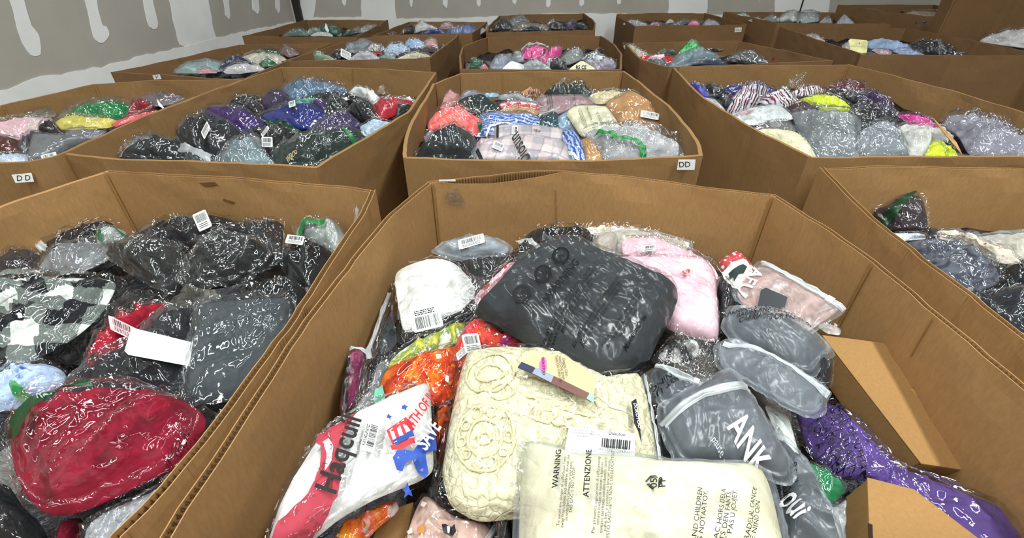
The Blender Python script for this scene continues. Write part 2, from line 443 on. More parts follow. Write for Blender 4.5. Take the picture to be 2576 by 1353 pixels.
view(0, 0, 1)
bulk_box('A', 'open cardboard bulk box at the front left, full of black and red bagged clothes', [
    '-1847,1376 -200,600 0,520 266,428', '500,440 780,460 913,473 945,478', '930,520 769,768 704,857 476,1173 312,1350 250,1440', '-1847,1376'], flute=(2, 1), T=.014)
bulk_box('B', 'largest open cardboard bulk box at the front centre with a torn far rim', [
    '335,1445 396,1353 738,838 860,676 995,522 1078,455', '1230,440 1390,427 1560,440 1950,490', '2040,545 2130,600 2213,660',
    '2345,769 2493,895 3180,1480', '335,1445'], flute=(0, 1, 2, 3), T=.014, dip=(1, .04, .40, .022))
bulk_box('C', 'open cardboard bulk box at the right edge beside the front centre box', [
    '2061,422 2200,415 2576,425 2906,430', '5814,1376', '3165,1376', '2574,862 2434,743 2283,625 2198,559 2061,422'], flute=(0, 3), T=.014)
bulk_box('D', 'open cardboard bulk box at the left edge with a DD label below its rim', [
    '-545,414 -200,318 0,267', '0,267 136,234 234,211'[6:], '355,202 610,201', '350,300 157,388', '136,396 70,410 -545,414'])
bulk_box('E', 'open cardboard bulk box left of the middle one, full of purple, blue and black bags', [
    '156,385 422,266 706,169', '884,169 1098,182', '1037,277 797,424', '600,412 255,399', '156,385'])
bulk_box('F', 'open cardboard bulk box in the middle with bowed sides and a DD label', [
    '1014,397 1012,377 1030,309 1089,211', '1154,185', '1350,180 1570,179', '1614,207 1694,275 1763,359 1769,390', '1570,404 1353,408 1014,397'], T=.013)
bulk_box('G', 'open cardboard bulk box on the right with a neon yellow bag and striped bags', [
    '2033,396 1893,323 1758,242 1692,168', '1900,165 2136,162', '2403,228 2576,283 2943,398', '2576,396 2033,396'])
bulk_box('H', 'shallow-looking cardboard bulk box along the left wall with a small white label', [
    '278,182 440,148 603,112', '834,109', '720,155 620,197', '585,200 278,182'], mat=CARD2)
bulk_box('I', 'cardboard bulk box behind the purple-filled one, blue floral bags inside', [
    '708,153 901,96', '1000,90 1155,88', '1081,146', '900,152 708,153'])
bulk_box('J', 'narrow round-cornered cardboard bulk box behind the middle one with hot pink bags', [
    '1157,175 1154,149 1162,118', '1224,93', '1360,91 1513,90', '1547,112 1566,133 1564,176', '1360,176 1157,175'])
bulk_box('K', 'cardboard bulk box holding the red bag and green sequin bag', [
    '1682,170 1609,150 1573,110', '1700,104 1858,103', '2096,153', '1682,170'])
bulk_box('L', 'wide cardboard bulk box at the right with a pale yellow note on its rim', [
    '2167,138 2158,134 1962,68', '2110,69 2279,70', '2460,105 2640,141', '2400,139 2167,138'])
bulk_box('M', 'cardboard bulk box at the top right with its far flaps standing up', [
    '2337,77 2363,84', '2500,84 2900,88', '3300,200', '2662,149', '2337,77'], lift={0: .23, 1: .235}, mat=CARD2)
bulk_box('N', 'cardboard bulk box in the corner of the two walls', [
    '609,91 771,50', '870,50 976,51', '896,93', '740,93 609,91'])
bulk_box('O', 'rearmost cardboard bulk box second from the wall corner', ['934,90 1029,55', '1226,55', '1188,84', '934,90'])
bulk_box('P', 'rearmost cardboard bulk box in the middle with cut corners and dark bags', [
    '1223,82 1226,68 1255,40', '1360,35 1470,34', '1488,46 1499,58 1496,76', '1360,79 1223,82'])
bulk_box('Q', 'rearmost cardboard bulk box with a DD label at its right end', ['1597,66 1550,40', '1552,35', '1650,33 1774,33', '1879,60 1878,62', '1597,66'])
bulk_box('R', 'rearmost cardboard bulk box with pale green and white bags heaped up', ['1955,58 1820,30', '1950,30 2093,31', '2242,60', '1955,58'], rim=1.08)
bulk_box('S', 'rearmost cardboard bulk box beside the raised flaps, papers on top', ['2320,40 2108,12', '2230,12 2352,12', '2440,42', '2320,40'], rim=1.13)

# ------------------------------------------------------------------ bagged goods
def area_c(P):
    x, y = P[:, 0], P[:, 1]; x1, y1 = np.roll(x, -1), np.roll(y, -1); cr = x * y1 - x1 * y; A = cr.sum() / 2
    if abs(A) < 1e-9: return P.mean(0)
    return np.array([((x + x1) * cr).sum(), ((y + y1) * cr).sum()]) / (6 * A)
def round_corners(P, d, n=2):
    out = []
    for i in range(len(P)):
        a, p, c = P[i - 1], P[i], P[(i + 1) % len(P)]; la, lc = np.linalg.norm(a - p), np.linalg.norm(c - p)
        if min(la, lc) < 1e-6: continue
        q0, q1 = p + (a - p) / la * min(d, .42 * la), p + (c - p) / lc * min(d, .42 * lc)
        for t in (0, .33, .67, 1): out.append((1 - t) ** 2 * q0 + 2 * t * (1 - t) * p + t * t * q1)
    return np.array(out)
class Star:
    def __init__(s, P, n=240):
        s.c = area_c(P); d = P - s.c; e = np.roll(P, -1, 0) - P
        th = np.linspace(-math.pi, math.pi, n + 1); s.th = th; R = np.zeros(n + 1)
        cx, sx = np.cos(th)[:, None], np.sin(th)[:, None]
        den = cx * e[:, 1] - sx * e[:, 0]; den = np.where(np.abs(den) < 1e-9, 1e-9, den)
        t = (d[:, 0] * e[:, 1] - d[:, 1] * e[:, 0]) / den; u = (d[:, 0] * sx - d[:, 1] * cx) / den
        t = np.where((u >= -1e-4) & (u <= 1.0001) & (t > 0), t, 0); R = t.max(1)
        R[R < 1e-4] = np.median(R); s.R = R; s.m = R.mean()
    def rad(s, a): return np.interp(a, s.th, s.R)
    def r(s, x, y):
        dx, dy = x - s.c[0], y - s.c[1]
        return np.hypot(dx, dy) / s.rad(np.arctan2(dy, dx))
def folds(x, y, seed, wl, n=4, mode='cloth'):
    g = np.random.RandomState(seed % 100000); v = 0; tot = 0
    a0 = g.uniform(0, math.pi)
    for i in range(n):
        a, b_ = a0 + g.uniform(-.75, .75), g.uniform(0, math.pi)
        k = 2 * math.pi / wl * (.6 + g.rand() * 1.1); ph, ps = g.uniform(0, 6.28, 2)
        q = np.sin(k * (x * math.cos(a) + y * math.sin(a)) + ph + 1.7 * np.sin(.55 * k * (x * math.cos(b_) + y * math.sin(b_)) + ps))
        w_ = 1 / (1 + .35 * i)
        v = v + w_ * ((1 - 2 * np.abs(q)) if mode == 'film' else (1 - np.abs(q)) ** 1.6 * 2 - .8); tot += w_
    return v / tot
def polar(star, N, M, mirror=False):
    th = np.linspace(-math.pi, math.pi, N, endpoint=False); rr = np.linspace(0, 1, M + 1)[1:] ** .8
    R = star.rad(th); X = star.c[0] + rr[:, None] * R * np.cos(th); Y = star.c[1] + rr[:, None] * R * np.sin(th)
    X = np.concatenate([[star.c[0]], X.ravel()]); Y = np.concatenate([[star.c[1]], Y.ravel()])
    Fc = []; i = np.arange(N); j = (i + 1) % N
    Fc += [(0, 1 + a, 1 + b_) for a, b_ in zip(i, j)]
    for m in range(M - 1):
        a = 1 + m * N; Fc += [(a + p, a + N + p, a + N + q, a + q) for p, q in zip(i, j)]
    return X, Y, Fc
ITEMN = [0]
class Item: pass
BPH = {'A': 'in front left box', 'B': 'in front centre box', 'C': 'in front right box', 'D': 'in left DD box', 'E': 'in second-row left box', 'F': 'in middle DD box',
       'G': 'in second-row right box', 'H': 'in left wall box', 'I': 'in third-row left box', 'J': 'in third-row middle box', 'K': 'in green sequin box', 'L': 'in yellow note box',
       'M': 'in raised-flap box', 'N': 'in wall corner box', 'O': 'in rear blue-garment box', 'P': 'in rear middle box', 'Q': 'in rear DD box', 'R': 'in rear pale-bag box', 'S': 'in rear paper box'}
DEF = {'A': (.11, 6), 'B': (.17, 2), 'C': (.15, 6), 'D': (.06, 16), 'E': (.08, 17), 'F': (.08, 17), 'G': (.08, 17), 'M': (.05, 25)}
for k_ in 'HIJKL': DEF[k_] = (.045, 24)
for k_ in 'NOPQRS': DEF[k_] = (.02, 26)
CUR = ['B']
TXT = {}
def text_mesh(s):
    if s not in TXT:
        cu = bpy.data.curves.new('t', 'FONT'); cu.body = s; cu.align_x = 'CENTER'; cu.align_y = 'CENTER'; cu.resolution_u = 3; cu.space_line = .85
        cu.offset = .018 if 2 < len(s) < 14 and s not in ('D D',) else 0
        o = bpy.data.objects.new('t', cu); COL.objects.link(o)
        me = bpy.data.meshes.new_from_object(o); bpy.data.objects.remove(o)
        bm = bmesh.new(); bm.from_mesh(me); bmesh.ops.triangulate(bm, faces=bm.faces)
        if len(s) < 12:
            for _ in range(2):
                es = [e for e in bm.edges if e.calc_length() > .22]
                if es: bmesh.ops.subdivide_edges(bm, edges=es, cuts=1)
            bmesh.ops.triangulate(bm, faces=bm.faces)
        TXT[s] = (np.array([v.co[:2] for v in bm.verts]), [tuple(v.index for v in f.verts) for f in bm.faces]) if bm.verts.index_update() is None else None
        bm.free()
    return TXT[s]
def grid(w_, h_, nx=6, ny=4):
    V = [((i / nx - .5) * w_, (j / ny - .5) * h_) for j in range(ny + 1) for i in range(nx + 1)]
    return np.array(V), [(j * (nx + 1) + i, j * (nx + 1) + i + 1, (j + 1) * (nx + 1) + i + 1, (j + 1) * (nx + 1) + i) for j in range(ny) for i in range(nx)]
def rr_shape(w_, h_, r=.12):
    V, Fc = grid(w_, h_, 10, 6); m = min(w_, h_) / 2
    out = []
    for x, y in V:
        cx, cy_ = w_ / 2 - r * m, h_ / 2 - r * m; dx, dy = max(abs(x) - cx, 0), max(abs(y) - cy_, 0); d = math.hypot(dx, dy)
        if d > r * m: x = math.copysign(cx + dx * r * m / d, x); y = math.copysign(cy_ + dy * r * m / d, y)
        out.append((x, y))
    return np.array(out), Fc
def poly_mesh(P, cuts=2):
    bm = bmesh.new(); vs = [bm.verts.new((x, y, 0)) for x, y in P]; bm.faces.new(vs)
    bmesh.ops.triangulate(bm, faces=bm.faces)
    for _ in range(7):
        es = [e for e in bm.edges if e.calc_length() > cuts]
        if not es: break
        bmesh.ops.subdivide_edges(bm, edges=es, cuts=1); bmesh.ops.triangulate(bm, faces=bm.faces)
    bm.verts.index_update(); r = np.array([v.co[:2] for v in bm.verts]), [tuple(v.index for v in f.verts) for f in bm.faces]
    bm.free(); return r

def proj_local(it, px, py, h):
    P = on_plane(px, py, it.C + it.nr * h, it.nr) - it.C
    return np.array([P @ it.ex, P @ it.ey])
def decal(it, V, Fc, at, ang, scale, mat, name, parent=None, off=.0015, th=0, label=None, mir=1, stiff=None):
    """V in text units; at/ang/scale in image pixels -> laid on the item's top surface"""
    h = it.T * .85; a = math.radians(ang)
    o = proj_local(it, *at, h); X = proj_local(it, at[0] + 10 * math.cos(a), at[1] - 10 * math.sin(a), h) - o
    Y = proj_local(it, at[0] - 10 * math.sin(a), at[1] - 10 * math.cos(a), h) - o
    Q = o + (V[:, :1] * X + V[:, 1:] * mir * Y) * scale / 10
    return lay(it, Q, Fc, mat, name, parent, off, th, label, stiff)
def lay(it, Q, Fc, mat, name, parent=None, off=.0015, th=0, label=None, stiff=None):
    z = it.top(Q[:, 0], Q[:, 1])
    if stiff:
        if stiff is True:
            A_ = np.column_stack([Q, np.ones(len(Q))]); k_, *_ = np.linalg.lstsq(A_, z, rcond=None); stiff = (k_, float(np.max(z - A_ @ k_)) * .9)
        it.stiff = stiff; z = np.maximum(Q @ stiff[0][:2] + stiff[0][2] + stiff[1], z * 0 - 9)
    z = z + off
    V = np.column_stack([Q, z]).tolist(); Fc = list(Fc)
    if Fc:   # faces wound upwards
        a, b_, c = (Q[i] for i in Fc[0][:3])
        if (b_[0] - a[0]) * (c[1] - a[1]) - (b_[1] - a[1]) * (c[0] - a[0]) < 0: Fc = [f[::-1] for f in Fc]
    return mesh(name, V, Fc, mat, parent if parent is not None else it.root, True, label)
INK = lambda c='141414': plain(c, .5, .3)
def sticker(it, at, ang, w_, h_, kind='bar', col='e4e6e6', name='barcode_sticker', off=.002):
    V, Fc = rr_shape(w_, h_, .2 if kind != 'plain' else .12)
    s = decal(it, V, Fc, at, ang, 1, plain(col, .45, .4), name, off=off, stiff=True)
    rg = random.Random(int(at[0]) + int(at[1])); Q = []; G = []
    def quad(x0, x1, y0, y1):
        k = len(Q)
        for t in (0, .5, 1): Q.extend([(x0, y0 + (y1 - y0) * t), (x1, y0 + (y1 - y0) * t)])
        G.extend([(k, k + 1, k + 3, k + 2), (k + 2, k + 3, k + 5, k + 4)])
    if kind in ('bar', 'barb'):
        y0, y1 = (-.05, .38) if kind == 'bar' else (-.40, .12)
        x = -.38
        while x < .38:
            b_ = rg.choice((.008, .014, .022)); quad(x * w_, (x + b_) * w_, y0 * h_, y1 * h_); x += b_ + rg.choice((.01, .016, .024))
        for k in range(3):
            yy = (-.18 - .1 * k) if kind == 'bar' else (.2 + .08 * k)
            x = -.36
            while x < .3: b_ = rg.uniform(.02, .09); quad(x * w_, (x + b_) * w_, yy * h_, (yy + .045) * h_); x += b_ + .018
        decal(it, np.array(Q), G, at, ang, 1, INK(), 'barcode', s, off + .0008, stiff=it.stiff)
    return s
def band_poly(it, s, mat, name, off=.0015, label=None, cuts=.011):
    P = pts(s) if isinstance(s, str) else s
    V, Fc = poly_mesh(np.array([proj_local(it, x, y, it.T * .8) for x, y in P]), cuts)
    sf = None
    if name in ('swing_tag', 'blank_label', 'brand_tag'): sf = True
    if name in ('tag_photo', 'tag_logo', 'barcode'): sf = it.stiff
    return lay(it, V, Fc, mat, name, None, off, 0, label, sf)
def zipper(it, s, wpx, mat=None, slider=None):
    P = [proj_local(it, x, y, it.T * .4) for x, y in pts(s)]
    R, _ = resample(np.array(P), .012); n = len(R); tg = np.gradient(R, axis=0); tg /= np.linalg.norm(tg, axis=1)[:, None]
    nn = np.stack([-tg[:, 1], tg[:, 0]], 1); ppm = F / np.linalg.norm(it.C - CAM); w_ = wpx / ppm / 2
    prof = [(-1, 0), (-.75, .0015), (-.55, .0045), (-.35, .0015), (0, .001), (.35, .0015), (.55, .0045), (.75, .0015), (1, 0)]
    V = []; Fc = []; m = len(prof)
    for i in range(n):
        for u, hz in prof:
            q = R[i] + nn[i] * u * w_; V.append((q[0], q[1], float(it.top(q[0:1], q[1:2])[0]) + hz + .001))
    for i in range(n - 1):
        for j in range(m - 1): a = i * m + j; Fc.append((a, a + 1, a + 1 + m, a + m))
    z = mesh('zip_strip', V, Fc, mat or film('w'), it.root, True)
    if slider is not None:
        i = int(slider * (n - 1)); q = R[i]; zz = float(it.top(q[0:1], q[1:2])[0])
        V, Fc = boxv(-w_ * .9, w_ * .9, -w_ * 1.1, w_ * 1.1, 0, .007); a = math.atan2(tg[i][1], tg[i][0]); ca, sa = math.cos(a), math.sin(a)
        sl = mesh('zip_slider', [(q[0] + x * ca - y * sa, q[1] + x * sa + y * ca, zz + z_) for x, y, z_ in V], Fc, plain('e6e8e8', .4), it.root, False); bevel_mesh(sl, .001)

def item(shape, label, cl, fm='c', T=None, dz=None, tilt=None, g=.9, gp=None, name='bagged_garment', cat='bagged clothing', wl=.07, fa=None, lean=0,
         droop=.10, flat=3.2, st=(), tx=(), zp=None, bands=(), sharp=1, full=None, group=None, crk=1.0, edge=None):
    box = CUR[0]; ITEMN[0] += 1; seed = ITEMN[0] * 137
    if fm == 'c' and box not in ('A', 'B', 'C') and seed % 3: fm = 'm'
    P = pts(shape); PA = np.array(P); c2 = area_c(PA)
    ddz, dt = DEF.get(box, (.12, 20)); dz = ddz if dz is None else dz; tilt = dt if tilt is None else tilt
    z = BOX[box]['rim'] - (dz if box in 'ABC' else min(dz, ddz + .015))
    for pat in (r' in an? (clear|glossy|frosted|hazy)( zip)? bag\b', r' an?\b', r' the\b', r' white\b'):
        if len(label.split()) + 4 > 16: label = re.sub(pat, '', label)
    it = Item(); C = on_z(*c2, z); it.C = C
    hv = np.array([C[0], C[1], 0]); hv /= np.linalg.norm(hv); t = math.radians(tilt); ex = np.array([hv[1], -hv[0], 0])
    nr = math.cos(t) * np.array([0, 0, 1.]) - math.sin(t) * hv
    if lean: a = math.radians(lean); nr = math.cos(a) * nr + math.sin(a) * ex
    nr /= np.linalg.norm(nr); ey = np.cross(nr, ex); ey /= np.linalg.norm(ey); ex = np.cross(ey, nr)
    it.nr, it.ex, it.ey = nr, ex, ey
    if box not in 'ABC' and cl: P = [(c2[0] + (x - c2[0]) * 1.13, c2[1] + (y - c2[1]) * 1.10) for x, y in P]; g = max(g, .94)
    def L(P): return np.array([[(on_plane(x, y, C, nr) - C) @ ex, (on_plane(x, y, C, nr) - C) @ ey] for x, y in P])
    loc = L(P); g_ = random.Random(seed)
    if fm in ('c', 's', 'm', 'q') and sharp: 
        Q = []
        for i in range(len(loc)):
            a, c_ = loc[i], loc[(i + 1) % len(loc)]; k = max(1, int(np.linalg.norm(c_ - a) / .07))
            for j in range(k): Q.append((a + (c_ - a) * j / k) * (g_.uniform(.92, 1.05) if box in 'ABC' or fm != 's' else g_.uniform(.84, 1.14)))
        fs = Star(np.array(Q))
    else: fs = Star(round_corners(loc, .012))
    ext = fs.m
    thin = min(np.ptp(loc[:, 0]), np.ptp(loc[:, 1]))
    it.T = T if T is not None else max(.012, min(.07, thin * .24)); T = it.T
    if fm is None: g = 1.0
    gl = L(pts(gp)) if gp else (loc - area_c(loc)) * g + area_c(loc)
    gs = Star(round_corners(gl, .014 if flat >= 4 else min(.035, .3 * ext)))
    fa = (fa * 1.3) if fa is not None else min(.018, .10 * ext + .002)
    D = droop
    def drop(x, y): return -D * ext * np.minimum((np.hypot(x, y) / ext) ** 2, 4) * .35
    WL = wl * (1.3 if ext > .08 else .75)
    pe = .6 if flat >= 4 else .9
    def base(x, y):
        r = np.minimum(gs.r(x, y), 1)
        lump = 1 + (.28 if flat < 4 else .08) * folds(x, y, seed + 21, ext * 2.2, 3)
        return T * (1 - r ** flat) ** pe * lump + drop(x, y), r
    def gh(x, y):
        h, r = base(x, y)
        return h + fa * (folds(x, y, seed, WL) - 1.2 + .4 * folds(x, y, seed + 3, WL * .4)) * (1 - r ** 6), r
    wf = min(.12, ext * .6)
    def fh(x, y):
        h, r = base(x, y); m = (1 - r ** 5)
        cr = folds(x, y, seed + 5, wf, 3, 'film') * .6 + folds(x, y, seed + 9, wf * .42, 3, 'film') * .28 + .45
        a = ((.010 if fm == 's' else .0065) + .011 * (1 - m)) * min(1.2, ext / .1) * crk * (.45 if fm in ('f', 'w') else 1)
        return np.maximum(h + .0015, drop(x, y) + .003 + T * .25 * np.exp(-3 * np.maximum(fs.r(x, y) - g, 0) / max(1 - g, .03)) * (1 - m)) + a * np.maximum(cr, -.1)
    it.gtop = lambda x, y: gh(x, y)[0]
    it.top = (lambda x, y: fh(x, y)) if fm else (lambda x, y: gh(x, y)[0])
    M4 = Matrix(((ex[0], ey[0], nr[0], C[0]), (ex[1], ey[1], nr[1], C[1]), (ex[2], ey[2], nr[2], C[2]), (0, 0, 0, 1)))
    it.root = empty(name, M4, label=(label + ' ' + BPH[box]) if full is None else full, cat=cat, group=group)
    px = max(np.ptp(PA[:, 0]), np.ptp(PA[:, 1])); N = int(np.clip(px / 3.2, 36, 130)); M = max(11, int(N * .3))
    if cl:
        X, Y, Fc = polar(gs, N, M); Z, r = gh(X, Y); nv = len(X)
        Zb = -T * .45 * (1 - np.minimum(gs.r(X, Y), 1) ** 2.4) ** .7 + drop(X, Y); Zb = np.minimum(Zb, Z - .0005)
        V = np.concatenate([np.column_stack([X, Y, Z]), np.column_stack([X, Y, Zb])]).tolist()
        s0 = 1 + (M - 1) * N
        F2 = Fc + [tuple(i + nv for i in f[::-1]) for f in Fc] + [(s0 + i, s0 + i + nv, s0 + (i + 1) % N + nv, s0 + (i + 1) % N) for i in range(N)]
        it.g = mesh('garment' if name.startswith('bagged') else (edge or 'cover'), V, F2, cloth(cl), it.root)
    if fm:
        X, Y, Fc = polar(fs, N, int(M * 1.2)); Z = fh(X, Y)
        mesh('plastic_bag', np.column_stack([X, Y, Z]).tolist(), Fc, film(fm), it.root)
    for s in st: 
        a = [VX + s[0] / VS, VY + s[1] / VS]; sticker(it, a, s[2], s[3] / VS, s[4] / VS, *s[5:])
    for s in bands: band_poly(it, s[0], plain(s[1], s[4] if len(s) > 4 else .35, .5), s[2] if len(s) > 2 else 'tape_band', s[3] if len(s) > 3 else .0015)
    it.big = flat >= 4
    for s in tx:
        sf = it.stiff if (name == 'bagged_label' or (hasattr(it, 'stiff') and len(s[5:]) > 0 and s[5] in ('5a1440', '4a463c'))) else (True if it.big and len(s[0]) < 12 else None)
        if sf is True: sv = getattr(it, 'stiff', None)
        V, Fc = text_mesh(s[0]); decal(it, V, Fc, (VX + s[1] / VS, VY + s[2] / VS), s[3], s[4] / VS, INK(s[5] if len(s) > 5 else '141414'), 'printed_text', mir=s[6] if len(s) > 6 else 1, off=.0062 if sf and sf is not True else .003, stiff=sf)
    if zp: zipper(it, *zp)
    return it

def heap(key, dz=.07, inset=.02):
    b = BOX[key]; P = b['poly']; st = Star(P); z0 = b['rim'] - DEF.get(key, (.12, 0))[0] - dz
    X, Y, Fc = polar(st, 60, 22)
    X = st.c[0] + (X - st.c[0]) * (1 - inset * 1.6); Y = st.c[1] + (Y - st.c[1]) * (1 - inset * 1.6)
    Z = z0 + .035 * folds(X, Y, sum(map(ord, key)) * 31, .35, 4) + .012 * folds(X, Y, 7, .1, 4, 'film'); Z = Z + np.random.RandomState(3).uniform(-.006, .006, len(Z))
    n = len(X); V = np.column_stack([X, Y, Z]).tolist(); N = 60; s0 = 1 + 21 * N
    V += [(X[s0 + i], Y[s0 + i], z0 - .1) for i in range(N)]
    Fc = Fc + [(s0 + i, n + i, n + (i + 1) % N, s0 + (i + 1) % N) for i in range(N)]
    o = mesh('packed_clothing', V, Fc, HEAP, None); props(o, 'dark layer of packed bagged clothes under the items ' + BPH[key], 'clothing', None, 'stuff')
HEAP = heapmat()
for k in BOX: heap(k, .09 if k in 'AB' else .045)
def card_box(top, dz, tilt, h, label, lean=0, tape=None, slot=None, mat=None):
    """closed kraft carton; top = the four image corners of its top face (far left, far right, near right, near left)"""
    box = CUR[0]; P = pts(top); c2 = area_c(np.array(P)); C = on_z(*c2, BOX[box]['rim'] - dz); hv = np.array([C[0], C[1], 0]); hv /= np.linalg.norm(hv)
    t = math.radians(tilt); ex = np.array([hv[1], -hv[0], 0]); nr = math.cos(t) * np.array([0, 0, 1.]) - math.sin(t) * hv
    a = math.radians(lean); nr = math.cos(a) * nr + math.sin(a) * ex; nr /= np.linalg.norm(nr); ey = np.cross(nr, ex); ey /= np.linalg.norm(ey); ex = np.cross(ey, nr)
    L = lambda P: np.array([[(on_plane(x, y, C, nr) - C) @ ex, (on_plane(x, y, C, nr) - C) @ ey] for x, y in P])
    q = L(P); print('carton', label[:20], [round(float(np.linalg.norm(q[i] - q[(i + 1) % 4])), 3) for i in range(4)])
    M4 = Matrix(((ex[0], ey[0], nr[0], C[0]), (ex[1], ey[1], nr[1], C[1]), (ex[2], ey[2], nr[2], C[2]), (0, 0, 0, 1)))
    root = empty('carton', M4, label=label + ' ' + BPH[box], cat='carton')
    K = mat or cardboard('9a7649')
    def slab(Q, z0, z1, nm, m, bev=.002):
        n = len(Q); V = [(x, y, z) for z in (z0, z1) for x, y in Q]
        sgn = 1 if sum(Q[i][0] * Q[(i + 1) % n][1] - Q[(i + 1) % n][0] * Q[i][1] for i in range(n)) > 0 else -1
        Fc = [tuple(range(n))[::-sgn], tuple(range(n, 2 * n))[::sgn]] + [(i, (i + 1) % n, n + (i + 1) % n, n + i)[::sgn] for i in range(n)]
        o = mesh(nm, V, Fc, m, root, False)
        if bev: bevel_mesh(o, bev, 2)
        return o
    cc = q.mean(0); slab(cc + (q - cc) * .985, -h, -.003, 'body', K); slab(q, -.0028, 0, 'lid', K, .001)
    slab(np.array([q[2] * .98 + q[3] * .02, q[2] * .02 + q[3] * .98, q[2] * .02 + q[3] * .98 + (cc - (q[2] + q[3]) / 2) * .012, q[2] * .98 + q[3] * .02 + (cc - (q[2] + q[3]) / 2) * .012]), -h * .98, -.003, 'tuck_flap', K, .001)
    if tape: slab(L(pts(tape)), 0, .0006, 'tape', plain('b28a45', .3, .5), 0)
    if slot: slab(L(pts(slot)), -.0005, .0008, 'slot', plain('2a1c10', .9), 0)
    return root
def rim_label(box, at, w_, h_, ang, n, txt=None, dirx=None):
    """white paper label stuck on the outer face of a bulk box: corners in the image on the plane through the near rim"""
    b = BOX[box]; n = np.array(n, float); n /= np.linalg.norm(n)
    return n

def rim_label(box, ra, rb, quad, txt, at, px, ang=0, off=.003):
    """white paper label on the outer face of a bulk box; ra, rb = two image points on that panel's rim"""
    b = BOX[box]; A = on_z(*ra, b['rim']); B_ = on_z(*rb, b['rim']); d = B_ - A; n = np.array([d[1], -d[0], 0]); n /= np.linalg.norm(n)
    if n @ (CAM - A) < 0: n = -n
    ex = d / np.linalg.norm(d); ex = ex if ex[0] > 0 else -ex; O = A + n * off; cen = np.array([*b['cen'], 0])
    def P(x, y): return on_plane(x, y, O, n)
    Q = [P(*q) - cen for q in quad]; V = [q for q in Q] + [q - n * .0015 for q in Q]
    lb = mesh('paper_label', V, [(3, 2, 1, 0), (4, 5, 6, 7), (0, 1, 5, 4), (1, 2, 6, 5), (2, 3, 7, 6), (3, 0, 4, 7)], plain('e9eaec', .6), b['root'], False, 'white paper label with handwriting')
    T_, Fc = text_mesh(txt); a = math.radians(ang); c = P(*at); X = P(at[0] + px * math.cos(a), at[1] - px * math.sin(a)) - c; Y = P(at[0] - px * math.sin(a), at[1] - px * math.cos(a)) - c
    mesh('marker_writing', [c + n * .001 + X * v[0] + Y * v[1] - cen for v in T_], Fc, INK(), lb, False)
rim_label('F', (1353, 408), (1570, 404), [(1707, 402), (1750, 402), (1747, 427), (1703, 427)], 'DD', (1722, 414), 20, 2)
rim_label('D', (70, 410), (136, 396), [(29, 440), (79, 435), (86, 457), (39, 460)], 'D D', (59, 448), 20, 3)
rim_label('H', (278, 182), (585, 200), [(383, 190), (401, 187), (406, 199), (388, 200)], 'V', (394, 194), 12)
rim_label('Q', (1597, 66), (1878, 62), [(1849, 70), (1866, 69), (1865, 80), (1848, 81)], 'DD', (1857, 75.5), 9)

def wall_patch(box, ra, rb, quad, name, mat, off=.018, th=.0006):
    b = BOX[box]; A = on_z(*ra, b['rim']); B_ = on_z(*rb, b['rim']); d = B_ - A; n = np.array([d[1], -d[0], 0]); n /= np.linalg.norm(n)
    if n @ (CAM - A) < 0: n = -n
    O = A + n * off; cen = np.array([*b['cen'], 0]); Q = [on_plane(*q, O, n) - cen for q in quad]; k = len(Q)
    mesh(name, Q + [q - n * th for q in Q], [tuple(range(k)), tuple(range(k, 2 * k))[::-1]] + [(i, k + i, k + (i + 1) % k, (i + 1) % k) for i in range(k)], mat, b['root'], False)
wall_patch('B', (1078, 455), (1390, 427), [(1118, 482), (1150, 474), (1166, 500), (1170, 520), (1124, 512)], 'clear_tape', film('s'), .022)
wall_patch('B', (1078, 455), (1390, 427), [(1104, 452), (1145, 451), (1147, 456), (1104, 456)], 'white_tape', plain('e8e8e4', .4), .02)
wall_patch('B', (1390, 427), (1950, 490), [(1396, 478), (1398, 478), (1400, 600), (1398, 600)], 'crease', CREASE, .019)
wall_patch('B', (2213, 660), (2345, 769), [(2344, 800), (2347, 801), (2292, 895), (2289, 894)], 'crease', CREASE, .019)
wall_patch('F', (1154, 185), (1350, 180), [(1263, 183), (1265, 183), (1266, 232), (1264, 232)], 'crease', CREASE, .017)
wall_patch('G', (2136, 162), (2403, 228), [(2400, 232), (2404, 233), (2378, 310), (2374, 309)], 'crease', CREASE, .017)
wall_patch('E', (422, 266), (706, 169), [(420, 270), (424, 269), (446, 318), (442, 320)], 'crease', CREASE, .017)
wall_patch('E', (884, 169), (1098, 182), [(884, 172), (886, 172), (888, 212), (886, 212)], 'crease', CREASE, .017)
wall_patch('A', (500, 440), (780, 460), [(500, 460), (540, 458), (548, 466), (515, 470)], 'oil_stain', plain('6b4c2a', .8), .018, .0003)
wall_patch('A', (500, 440), (780, 460), [(562, 500), (590, 508), (586, 513), (560, 504)], 'oil_stain', plain('6b4c2a', .8), .018, .0003)

# ================================================================= front centre box
I = item
CUR[0] = 'B'; view(0, 0, 1)
G = 'tape_band'
I('1437,540 1545,532 1652,540 1655,562 1755,598 1738,640 1620,625 1540,600 1440,600', 'white shirt with gold chain print in a clear zip bag, rearmost', 'dye:e9efeb,e9efeb,e9efeb,cdb67c,3c372c:9', dz=.17, tilt=30, gp='1450,548 1610,550 1745,605 1720,632 1560,600 1450,580',
  zp=('1440,545 1545,537 1650,547', 16), T=.02)
I('1488,590 1560,570 1640,580 1745,604 1742,640 1700,655 1560,655 1520,665 1480,640', 'grey-beige garment in a thin hazy bag under the pink shirt', 'dye:c9bfae,b8aa94,d8d3c8:6', 'f', dz=.15, tilt=16, T=.035)
I('1292,612 1335,570 1485,563 1505,600 1497,640 1400,655 1300,640', 'black folded garment in a clear bag behind the big black one', '1d1d20', dz=.14, tilt=14, T=.045, st=())
I('1490,600 1530,572 1560,580 1545,660 1500,700 1485,650', 'small beige garment in a crinkled bag beside the pink shirt', 'dye:c7b7a0,9e907c,d9cdbd:9', 'f', dz=.13, tilt=16, T=.03)
